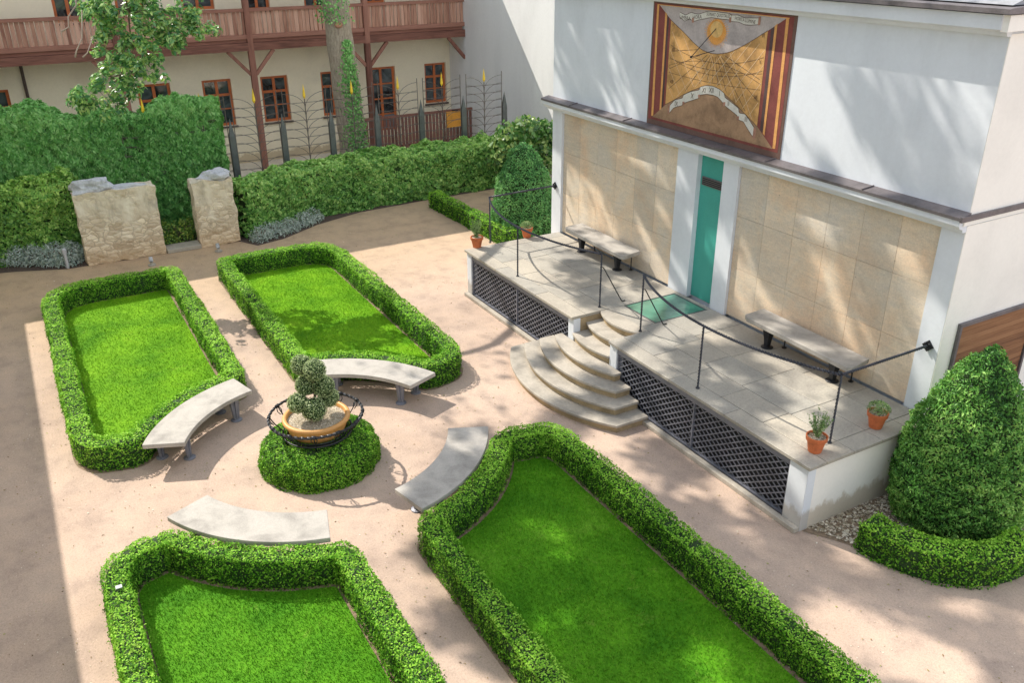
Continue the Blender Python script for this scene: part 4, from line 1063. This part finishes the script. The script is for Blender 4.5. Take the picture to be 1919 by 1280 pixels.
for i, (x, y) in enumerate([(-22.9, 2.8), (-22.6, 3.15), (-23.0, 3.45), (-22.55, 2.75)]):
    tuft_plant('low_shrub', (x, y, 0), .32, .62, M_low, 480, .085, .5, 'yellow green low shrub in the gap between the stone piers', 'shrub', 'low shrubs between the piers', 300+i)
b = MB(); b.add([(x, y, .005) for x, y in [(-24.7, -6), (-22.6, -3), (-22.55, -1.4), (-22.35, -.6), (-21.95, .4), (-21.9, 2.6), (-22.0, 4.4), (-21.35, 4.75), (-21.55, 5.5), (-22.25, 6.6), (-22.75, 8.0), (-22.9, 9.9), (-23., 13.2), (-24.7, 13.2)]], [tuple(range(14))])
tag(b.build('flower_bed', M_mulch), kind='structure')
b = MB(); b.add([(x, y, .004) for x, y in [(-30.2, -14), (-24.75, -14), (-24.75, 14.5), (-30.2, 14.5)]], [(0, 1, 2, 3)])
tag(b.build('bounce_sheet', plain('pale bounce sheet', (.80, .74, .62), .9, .15, 1.5, 20)), kind='structure')  # pale sheet added to bounce light onto the cream house
# broadleaf shrub by the white wall
rng = np.random.default_rng(55)
sb = thing('broadleaf_shrub', 'large leaved shrub between the dark cone yew and the white wall', 'shrub', (-20.8, 12.3, 0))
P = []; Nn = []
for (cx, cy, cz, r) in [(-20.9, 11.9, 1.9, .55), (-20.7, 12.6, 1.9, .55), (-20.6, 12.2, 2.15, .45), (-20.8, 12.4, 1.2, .8), (-20.4, 12.9, 1.6, .5), (-21.1, 11.75, 1.5, .5), (-20.3, 12.9, 2.1, .35)]:
    m_ = int(900*r); d = unit(rng.normal(0, 1, (m_, 3))); P.append(np.array([cx, cy, cz]) + d*r*rng.uniform(.7, 1.1, (m_, 1))); Nn.append(d)
P = np.vstack(P); Nn = np.vstack(Nn); quads_mesh('foliage', leaf_quads(P, Nn, .15, .7, .6, rng=rng), rng.uniform(0, 1, len(P)), [M_shrub], sb)
b = MB(); [b.tube([(-20.8, 12.3, 0), (-20.8+.3*math.cos(k), 12.3+.3*math.sin(k), 1.2), (-20.8+.45*math.cos(k), 12.3+.45*math.sin(k), 2.0)], .025, 6) for k in range(0, 6)]; b.build('stem', M_twig, sb)

# ------------------------------------------------------------------ stone piers
def pier(y0, y1, z1, label, rocks, seed):
    t = thing('stone_pier', label, 'pier', (-22.15, (y0+y1)/2, 0), 'old rubble stone gate piers')
    bm = bmesh.new(); bmesh.ops.create_cube(bm, size=1); bmesh.ops.subdivide_edges(bm, edges=bm.edges, cuts=22, use_grid_fill=True)
    x0, x1 = -22.42, -21.9
    for v in bm.verts:
        p = Vector((x0+(x1-x0)*(v.co.x+.5), y0+(y1-y0)*(v.co.y+.5), (z1)*(v.co.z+.5)))
        n_ = mnoise.noise_vector(p*4+Vector((seed, 0, 0)))*.035 + mnoise.noise_vector(p*11)*.014
        top_ = max(0, (p.z/z1-.85)/.15); n_.z += mnoise.noise(Vector((p.x*1.5, p.y*2.5, seed)))*.09*top_
        v.co = p + n_
    me = bpy.data.meshes.new('masonry'); bm.to_mesh(me); bm.free()
    link('masonry', me, M_rubble, t)
    for (cy, cz, ry, rz, rx) in rocks:
        bm = bmesh.new(); bmesh.ops.create_icosphere(bm, subdivisions=3, radius=1)
        for v in bm.verts:
            d = v.co.copy(); n_ = mnoise.cell(d*1.6+Vector((seed*3+cy, 2, 1)))*.22 + mnoise.noise(d*1.5+Vector((seed*3+cy, 2, 1)))*.4 + mnoise.noise(d*4+Vector((cy, 0, 0)))*.12
            d *= 1+n_; v.co = Vector((-22.15+d.x*rx, cy+d.y*ry, cz+d.z*rz))
        me = bpy.data.meshes.new('capstone'); bm.to_mesh(me); bm.free(); link('capstone', me, M_rock, t)
    return t
pier(.88, 2.66, 1.72, 'wider old stone pier with grey rocks on top', [(1.36, 1.78, .45, .22, .23), (2.1, 1.71, .40, .07, .22)], 1)
pier(3.50, 4.47, 1.64, 'narrower old stone pier with one grey rock on top', [(4.1, 1.69, .32, .18, .22)], 5)
b = MB(); b.box(-22.3, -21.85, 2.68, 3.49, 0, .10); tag(b.build('threshold', M_step, bevel=.015), 'low stone threshold between the two stone piers', 'threshold')
def lamp(x, y, h, name, label, cat, grp):
    t = thing(name, label, cat, (x, y, 0), grp)
    b = MB(); b.tube([(x, y, 0), (x, y, h*.72)], .035, 10); b.build('post', M_lamp, t)
    b = MB(); b.lathe((x, y, h*.72), [(.05, 0), (.055, h*.2), (.03, h*.27), (.001, h*.28)], 12); b.build('head', M_lamp, t)
lamp(-22.6, 4.93, .62, 'garden_light', 'slim pale garden light right of the narrower pier', 'garden light', None)
lamp(-22.0, .45, .50, 'garden_light', 'slim pale garden light among lavender left of the wider pier', 'garden light', None)
for (x, y, lab) in ((-21.2, 2.2, 'small ground spotlight before the wider stone pier'), (-21.4, 3.8, 'small ground spotlight before the narrower stone pier')):
    t = thing('spotlight', lab, 'spotlight', (x, y, 0)); b = MB(); b.lathe((x, y, 0), [(.09, 0), (.09, .03), (.04, .04), (.03, .09)], 14); b.build('base', M_step, t)
    b = MB(); b.tube([(x, y, .09), (x-.06, y, .19)], .045, 10); b.build('head', M_rock, t)

# ------------------------------------------------------------------ iron fence
fx = -24.15
fence_ys = [2.99, 4.39, 5.79, 7.17, 8.54, 9.94, 11.34, 12.76]
fence = thing('iron_fence', 'wrought iron fence with gilded spear tips above the back hedge', 'fence', (fx, 8.5, 0))
for yc in fence_ys:
    b = MB()
    b.tube([(fx, yc, 0), (fx, yc, 3.02)], .014, 6)
    for s_ in (-1, 1): b.tube([(fx, yc+s_*.61, .3), (fx, yc+s_*.61, 3.28)], .012, 5)
    for z in np.arange(.55, 3.0, .235): b.tube([(fx, yc-.61, z), (fx, yc+.61, z)], .0075, 4)
    for z in np.arange(.4, 2.95, .235):
        for s_ in (-1, 1):
            b.tube([(fx+.008, yc+s_*.61*math.sin(a*PI/2), z+.42*(1-math.cos(a*PI/2))) for a in np.linspace(0, 1, 7)][::1] if False else
                   [(fx+.008, yc+s_*.61*(1-math.cos(a*PI/2)), z+.42*math.sin(a*PI/2)) for a in np.linspace(0, 1, 7)], .0065, 4)
    b.build('panel', M_rod, fence)
    b = MB(); b.lathe((fx, yc, 3.0), [(.012, 0), (.045, .07), (.03, .2), (.001, .40)], 8); b.build('spear_tip', M_yellow, fence)
    b = MB(); yy = yc+.70; b.box(fx-.05, fx+.05, yy-.075, yy+.075, 0, 2.2)
    b.add([(fx-.05, yy-.075, 2.201), (fx+.05, yy-.075, 2.201), (fx+.05, yy+.075, 2.201), (fx-.05, yy+.075, 2.201), (fx, yy, 2.68)], [(0, 1, 4), (1, 2, 4), (2, 3, 4), (3, 0, 4)])
    b.build('pier', M_fence, fence)

# ------------------------------------------------------------------ back building
BX = -30.2; PX = -29.0
bb = thing('galleried_house', 'cream house with red brown timber balcony behind the iron fence', 'house', (-33, 6, 0))
wins = [(-.95, .15, 1.45, 3.0), (3.67, 4.67, 1.30, 2.83), (5.65, 6.58, 1.30, 2.81), (7.54, 8.46, 1.28, 2.78), (9.61, 10.5, 1.28, 2.78), (13.52, 14.38, 1.36, 2.78)]
doors = [(11.32, 12.37, .55, 2.79)]
ups = [(1.8, 2.6, 4.75, 6.3), (3.5, 4.3, 4.3, 6.3), (5.4, 6.4, 4.95, 6.3), (7.35, 8.15, 4.85, 6.3), (9.3, 10.1, 4.1, 6.3), (11.4, 12.15, 4.9, 6.3)]
holes = wins + doors + ups
def wall_holes(b, y0, y1, z0, z1, xa, xb, holes):
    ys = sorted({y0, y1, *[h for q in holes for h in q[:2] if y0 < h < y1]}); zs = sorted({z0, z1, *[h for q in holes for h in q[2:] if z0 < h < z1]})
    for i in range(len(ys)-1):
        zst = None
        for j in range(len(zs)-1):
            yc, zc = (ys[i]+ys[i+1])/2, (zs[j]+zs[j+1])/2
            solid = not any(h[0] < yc < h[1] and h[2] < zc < h[3] for h in holes)
            if solid and zst is None: zst = zs[j]
            if (not solid) and zst is not None: b.box(xa, xb, ys[i], ys[i+1], zst, zs[j]); zst = None
        if zst is not None: b.box(xa, xb, ys[i], ys[i+1], zst, z1)
b = MB(); wall_holes(b, -14, 9., 0, 8.9, BX-.35, BX, holes); wall_holes(b, 9., 14.55, 0, 7.25, BX-.35, BX, holes); b.build('wall', M_cream, bb)
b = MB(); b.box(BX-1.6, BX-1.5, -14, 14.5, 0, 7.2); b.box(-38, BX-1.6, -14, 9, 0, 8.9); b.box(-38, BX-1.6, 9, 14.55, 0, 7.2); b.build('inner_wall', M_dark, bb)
def window(y0, y1, z0, z1, trans=True, door=False):
    x = BX-.12; b = MB(); f = .085
    b.box(x-.05, x, y0, y0+f, z0, z1); b.box(x-.05, x, y1-f, y1, z0, z1); b.box(x-.05, x, y0+f, y1-f, z1-f, z1); b.box(x-.05, x, y0+f, y1-f, z0, z0+f)
    ym = (y0+y1)/2; b.box(x-.04, x+.01, ym-.045, ym+.045, z0+f, z1-f)
    if door:
        for zz_ in (z0+.55, z0+1.1, z0+1.62): b.box(x-.04, x+.006, y0+f, y1-f, zz_, zz_+.05)
    elif trans: 
        zt = z0+(z1-z0)*.66; b.box(x-.04, x+.008, y0+f, y1-f, zt-.04, zt+.04); zt = z0+(z1-z0)*.36; b.box(x-.035, x+.004, y0+f, y1-f, zt-.018, zt+.018)
    o = b.build('door' if door else 'window', M_frame, bb)
    p = MB()
    if door:
        p.box(x-.03, x-.02, y0+f, y1-f, z0+.6, z1-f); p.build('pane', M_pane, o)
        p = MB(); p.box(x-.031, x-.019, y0+f+.001, y1-f-.001, z0+f, z0+.549); p.build('lower_pane', M_bluepane, o)
        p = MB(); p.lathe((x+.04, y0+.035, z0+1.0), [(.001, -.03), (.02, 0), (.001, .03)], 8); p.build('handle', M_yellow, o)
    else:
        p.box(x-.03, x-.02, y0+f, y1-f, z0+f, z1-f); p.build('pane', M_pane, o)
        p = MB(); p.box(BX+.001, BX+.08, y0-.04, y1+.04, z0-.06, z0-.01); p.build('sill', M_sill, o)
for q in wins: window(*q)
for q in doors: window(*q, door=True)
for q in ups: window(*q, trans=False)
# gallery
b = MB(); b.box(BX+.001, PX, -14, 14.5, 4.02, 4.12); b.build('balcony_floor', M_beam, bb)
b = MB(); b.box(PX-.10, PX+.10, -14, 14.75, 3.78, 4.015); b.box(PX-.06, PX+.07, -14, 14.74, 4.13, 4.26); b.build('balcony_beam', M_beam, bb)
b = MB(); b.box(PX-.07, PX+.07, -14, 14.74, 4.93, 5.02); b.build('handrail', M_beam, bb)
posts_y = [-12.4, -8.5, -4.6, -.72, 3.18, 7.06, 10.93, 14.66]
for pa, pb in zip(posts_y[:-1], posts_y[1:]):
    b = MB(); y = pa+.11
    while y < pb-.12:
        wd = min(random.uniform(.09, .125), pb-.105-y)
        x_ = PX+random.uniform(-.006, .006); b.box(x_-.012, x_+.012, y, y+wd, 4.262, 4.928)
        y += wd+random.uniform(.008, .03)
    b.build('balustrade', M_plank, bb)
for p in posts_y:
    b = MB(); b.box(PX-.09, PX+.09, p-.09, p+.09, 0, 3.779); b.box(PX-.101, PX+.101, p-.085, p+.085, 3.77, 7.25 if p > 9 else 8.6); b.build('post', M_post, bb)
    for s_ in (-1, 1):
        if p > 14 and s_ > 0: continue
        b = MB(); b.bar((PX, p+s_*.08, 3.05), (PX, p+s_*.72, 3.775), .10, .11, up=(1, 0, 0)); b.build('brace', M_post, bb)
b = MB(); b.prism([(-28.3, 9.15), (-28.3, 9.30), (-33.5, 12.6), (-39, 9.3), (-39, 9.15)], 0, 1) if False else None
def roofpiece(y0, y1, xe, ze):
    b = MB(); vs = [(xe, y0, ze), (xe, y0, ze-.15), (-30.0, y0, ze-.15), (-39, y0, ze-.15), (-39, y0, ze), (-34, y0, ze+2.6)]
    vs += [(x, y1, z) for x, y, z in vs]; n_ = 6
    fs = [tuple(range(n_)), tuple(range(n_, 2*n_))[::-1]] + [(i, n_+i, n_+(i+1) % n_, (i+1) % n_) for i in range(n_)]
    b.add(vs, fs); b.build('roof', M_slate, bb, fixn=True)
roofpiece(-14, -1.5, -28.4, 9.9); roofpiece(-1.499, 9.0, -28.4, 9.1); roofpiece(9.001, 14.6, -28.4, 7.45)
b = MB(); b.box(BX+.001, BX+.12, -1.6, -1.48, 0, 8.8); b.tube([(BX+.07, .62, 0), (BX+.07, .62, 3.7)], .045, 8); b.build('drain_pipe', M_sill, bb)
# wall lamps
for (y, z, lab) in ((3.2, 2.70, 'round wall mounted disc by the far left windows of the cream house'), (10.72, 2.55, 'round grey wall lamp half hidden beside the tree trunk')):
    t = thing('wall_lamp', lab, 'lamp', (BX, y, z)); b = MB(); n_ = 24
    b.tube([(BX+.002, y, z), (BX+.06, y, z)], .14, 24); b.build('disc', M_lamp, t)
    b = MB(); b.tube([(BX+.065, y+.145*math.cos(2*PI*k/24), z+.145*math.sin(2*PI*k/24)) for k in range(24)], .014, 6, closed=True); b.build('rim', M_iron, t)
# picket fence and orange board
pf = thing('wooden_fence', 'low maroon wooden picket fence before the cream house', 'fence', (-28, 12, 0))
b = MB(); y = 9.9
while y < 14.3:
    b.box(-28.03, -28.0, y, y+.09, .05, 1.42); y += .13 if not 12.5 < y < 12.7 else .13
b.build('picket', M_picket, pf)
b = MB(); b.box(-28.06, -27.97, 9.9, 14.3, 1.425, 1.50); b.box(-28.07, -28.031, 9.9, 14.3, .4, .48); b.build('rail', M_picket, pf)
ob = thing('orange_board', 'orange board hanging on the maroon picket fence', 'board', (-27.9, 13.6, 1)); b = MB(); b.box(-27.95, -27.92, 13.26, 13.95, .90, 1.45); b.build('board', M_orange, ob, bevel=.004)
b = MB(); b.box(-27.96, -27.915, 13.5, 13.7, 1.451, 1.49); b.build('hook', M_iron, ob)

# ------------------------------------------------------------------ white neighbour wall
nb_ = thing('neighbour_house', 'tall white rendered house wall between the cream house and the pavilion', 'house', (-22, 16, 0))
b = MB(); b.box(-30.5, -8, 14.56, 19, 0, 11.5); b.build('wall', M_neigh, nb_)
b = MB(); b.box(-30.7, -7.8, 14.3, 19.3, 11.501, 11.7); b.build('roof', M_slate, nb_)
b = MB(); b.box(-23.9, -23.3, 14.52, 14.559, 1.55, 1.68); b.build('vent', M_zinc, nb_)

# ------------------------------------------------------------------ house behind the camera's left (casts the long shadow at the left)
hs = thing('side_house', 'tall house along the left side of the garden', 'house', (-15, -8, 0))
b = MB(); b.box(-45, 9, -12, -3.75, 0, 7.25); b.build('wall', M_cream, hs)
b = MB(); b.box(-45.2, 9.2, -12.2, -3.5, 7.251, 7.5); b.build('roof', M_slate, hs)

# ------------------------------------------------------------------ big tree
tr = thing('large_tree', 'tall tree with ivy on its trunk and a bough hanging before the balcony', 'tree', (-26.0, 9.15, 0))
b = MB(); pts = [(-26., 9.20, -.05), (-26., 9.17, .3), (-26., 9.12, 1.2), (-26., 9.05, 2.5), (-25.98, 8.97, 4.0), (-25.95, 8.88, 5.5), (-25.8, 8.6, 7.2), (-25.5, 8.0, 9.), (-25.2, 7.0, 12.), (-25.5, 5.2, 15.5)]
rs = [.62, .50, .43, .41, .39, .37, .34, .3, .25, .18]
P2 = []; R2 = []
for i in range(len(pts)-1):
    for t_ in np.linspace(0, 1, 7)[:-1]:
        p = Vector(pts[i]).lerp(Vector(pts[i+1]), t_); rr_ = rs[i]+(rs[i+1]-rs[i])*t_; P2.append(p); R2.append(rr_*(1+.03*math.sin(len(P2)*1.3)))
b.tube(P2, R2, 20); b.build('trunk', M_bark, tr, smooth=True)
limbs = [[(-25.6, 8.3, 8.0), (-24.5, 6.0, 9.5), (-22.5, 3.5, 9.6), (-21.2, 2.6, 8.2), (-20.6, 2.5, 6.8), (-20.5, 2.6, 5.6)],
         [(-25.3, 7.3, 11.), (-23.5, 5.5, 15.), (-22., 4., 19.)], [(-25.5, 5.4, 15.2), (-25.4, 1.5, 17.), (-24.5, -2., 19.)], [(-25.5, 5.2, 15.4), (-26., 3.5, 18.), (-26.2, 2.6, 21.)], [(-25.3, 6.6, 12.8), (-27.5, 5.2, 16.), (-29.5, 3.5, 19.)]]
for L_ in limbs:
    b = MB(); P3 = [Vector(L_[0])]
    for i in range(len(L_)-1):
        for t_ in np.linspace(0, 1, 5)[1:]: P3.append(Vector(L_[i]).lerp(Vector(L_[i+1]), t_) + Vector((0, 0, .12*math.sin(t_*PI))))
    b.tube(P3, list(np.linspace(.14 if L_ is not limbs[0] else .11, .03 if L_ is not limbs[0] else .022, len(P3))), 8); b.build('limb', M_bark, tr, smooth=True)
rng = np.random.default_rng(21)
CR = np.array([-26.0, 2.6, 19.3]); RAD = np.array([5.2, 4.1, 2.9])
cl = []
for (C_, R_, n_) in ((CR, RAD, 80), (np.array([-24.2, -2.2, 19.1]), np.array([4.6, 1.9, 1.7]), 82), (np.array([-27.6, 5.3, 19.2]), np.array([3.6, 2.3, 1.8]), 46)):
    k = 0
    while k < n_:
        p = rng.uniform(-1, 1, 3)
        if (p@p) < 1: cl.append(C_ + p*R_); k += 1
V = []; rdd = []
for p in cl:
    r = rng.uniform(.26, .66); m_ = int(400*r); d = unit(rng.normal(0, 1, (m_, 3)))*rng.uniform(.15, 1, (m_, 1))
    q = p + d*r*np.array([1, 1, .6]); V.append(leaf_quads(q, d+np.array([0, 0, .6]), .2, .6, .5, rng=rng)); rdd.append(rng.uniform(0, 1, m_))
for _ in range(26):   # loose outer sprays
    p = CR + unit(rng.normal(0, 1, 3))*RAD*rng.uniform(1.0, 1.18); m_ = 40; d = rng.normal(0, .45, (m_, 3)); q = p+d; V.append(leaf_quads(q, d+np.array([0, 0, .6]), .2, .6, .5, rng=rng)); rdd.append(rng.uniform(0, 1, m_))
quads_mesh('crown', np.vstack(V), np.concatenate(rdd), [M_crown], tr)
# hanging bough in front of the balcony
bc = [(-20.5, 1.86, 5.79), (-20.3, 2.02, 5.32), (-20.7, 2.32, 5.57), (-20.4, 2.57, 4.98), (-20.1, 2.78, 5.44), (-20.8, 3.12, 5.74), (-20.3, 3.18, 5.42), (-20.5, 3.6, 5.34), (-20.4, 3.92, 5.41), (-20.6, 3.8, 5.6), (-20.2, 2.06, 4.74), (-20.7, 2.39, 4.56), (-20.4, 1.71, 4.24), (-20.2, 1.47, 4.09), (-20.5, 1.92, 4.0), (-20.6, 2.73, 4.7), (-20.0, 2.3, 4.94), (-20.5, 2.33, 4.24), (-20.3, 3.01, 5.06), (-20.3, 3.45, 5.08), (-20.6, 1.36, 4.05), (-20.2, 2.09, 5.73), (-20.4, 2.6, 6.3), (-20.3, 2.2, 6.2), (-20.5, 3.1, 6.2), (-20.6, 2.8, 5.9)]
V = []; rdd = []; tw = MB(); rng = np.random.default_rng(31)
hub = [Vector((-20.5, 2.6, 5.7)), Vector((-20.5, 2.55, 5.1)), Vector((-20.45, 2.25, 4.5))]
tw.tube([hub[0]+Vector((0, 0, .2)), hub[0], hub[1], hub[2], Vector((-20.4, 1.9, 4.1))], [.02, .018, .014, .01, .006], 6)
for c in bc:
    c = Vector(c); h_ = min(hub, key=lambda q: (q-c).length); mid = (h_+c)/2 + Vector((0, 0, .06)); tw.tube([h_, mid, c], [.009, .007, .004], 5)
    for _ in range(11):    # sprigs: leaves fan round the tip of a twig
        e = c + Vector(rng.normal(0, .155, 3)); tw.tube([c, e], [.004, .002], 4)
        m_ = 22; d = unit(rng.normal(0, 1, (m_, 3))); q = np.array(e) + d*.095
        d2 = d + np.array([0, 0, .7])
        V.append(leaf_quads(q, d2, .135, .42, .35, rng=rng)); rdd.append(rng.uniform(0, 1, m_))
quads_mesh('hanging_foliage', np.vstack(V), np.concatenate(rdd), [M_crown], tr); tw.build('twig', M_twig, tr)
b = MB(); b.tube([(-20.0, 1.62, 6.2), (-20.0, 1.62, 5.9), (-20.0, 1.43, 5.69), (-20.0, 1.40, 5.5), (-20, 1.25, 5.42)], [.016, .014, .012, .012, .018], 6)
b.tube([(-20.0, 1.7, 5.8), (-20.0, 1.60, 5.29), (-20.0, 1.45, 5.05), (-20, 1.40, 4.93)], [.012, .012, .012, .02], 6); b.tube([(-20.0, 1.8, 5.3), (-20.0, 1.64, 5.0), (-20., 1.54, 4.92)], [.01, .011, .018], 6)
b.build('bare_twig', M_deadtwig, tr, smooth=True)
# ivy on trunk
rng = np.random.default_rng(41); m_ = 1700; z = rng.uniform(.6, 4.3, m_); a = rad(8) + rng.normal(0, 1, m_)*np.interp(z, [0, 1.6, 2.0, 3.0, 4.3], [.8, .62, .38, .42, .16])
cxy = np.array([[np.interp(zz, [p[2] for p in pts], [p[0] for p in pts]), np.interp(zz, [p[2] for p in pts], [p[1] for p in pts]), np.interp(zz, [p[2] for p in pts], rs)] for zz in z])
P = np.c_[cxy[:, 0]+(cxy[:, 2]+.03)*np.cos(a), cxy[:, 1]+(cxy[:, 2]+.03)*np.sin(a), z]; P[:, :2] += rng.normal(0, .02, (m_, 2))
Nn = np.c_[np.cos(a), np.sin(a), np.full(m_, .2)]
m2 = 500; z2 = rng.uniform(4.75, 6.2, m2); a2 = rng.uniform(-2.2, .6, m2); c2 = np.array([[np.interp(zz, [p[2] for p in pts], [p[0] for p in pts]), np.interp(zz, [p[2] for p in pts], [p[1] for p in pts]), .42] for zz in z2])
off = c2[:, 2]+rng.uniform(0, .22, m2); P2_ = np.c_[c2[:, 0]+off*np.cos(a2), c2[:, 1]+off*np.sin(a2), z2]
quads_mesh('ivy', leaf_quads(np.vstack([P, P2_]), np.vstack([Nn, np.c_[np.cos(a2), np.sin(a2), np.full(m2, .4)]]), .075, .7, .45, rng=rng), rng.uniform(0, .9, m_+m2), [M_ivy], tr)
b = MB(); b.lathe((0, 0, 0), [(.13, 0), (.16, .02), (.12, .05), (.05, .06), (.001, .055)], 18)
b.v = [(-25.60+z_*1.0, 8.82+y_*.8, 4.72+x_*.55) for x_, y_, z_ in b.v]; b.build('cut_knot', plain('cut wood', (.50, .26, .17), .8, .4, 12), tr, smooth=True)
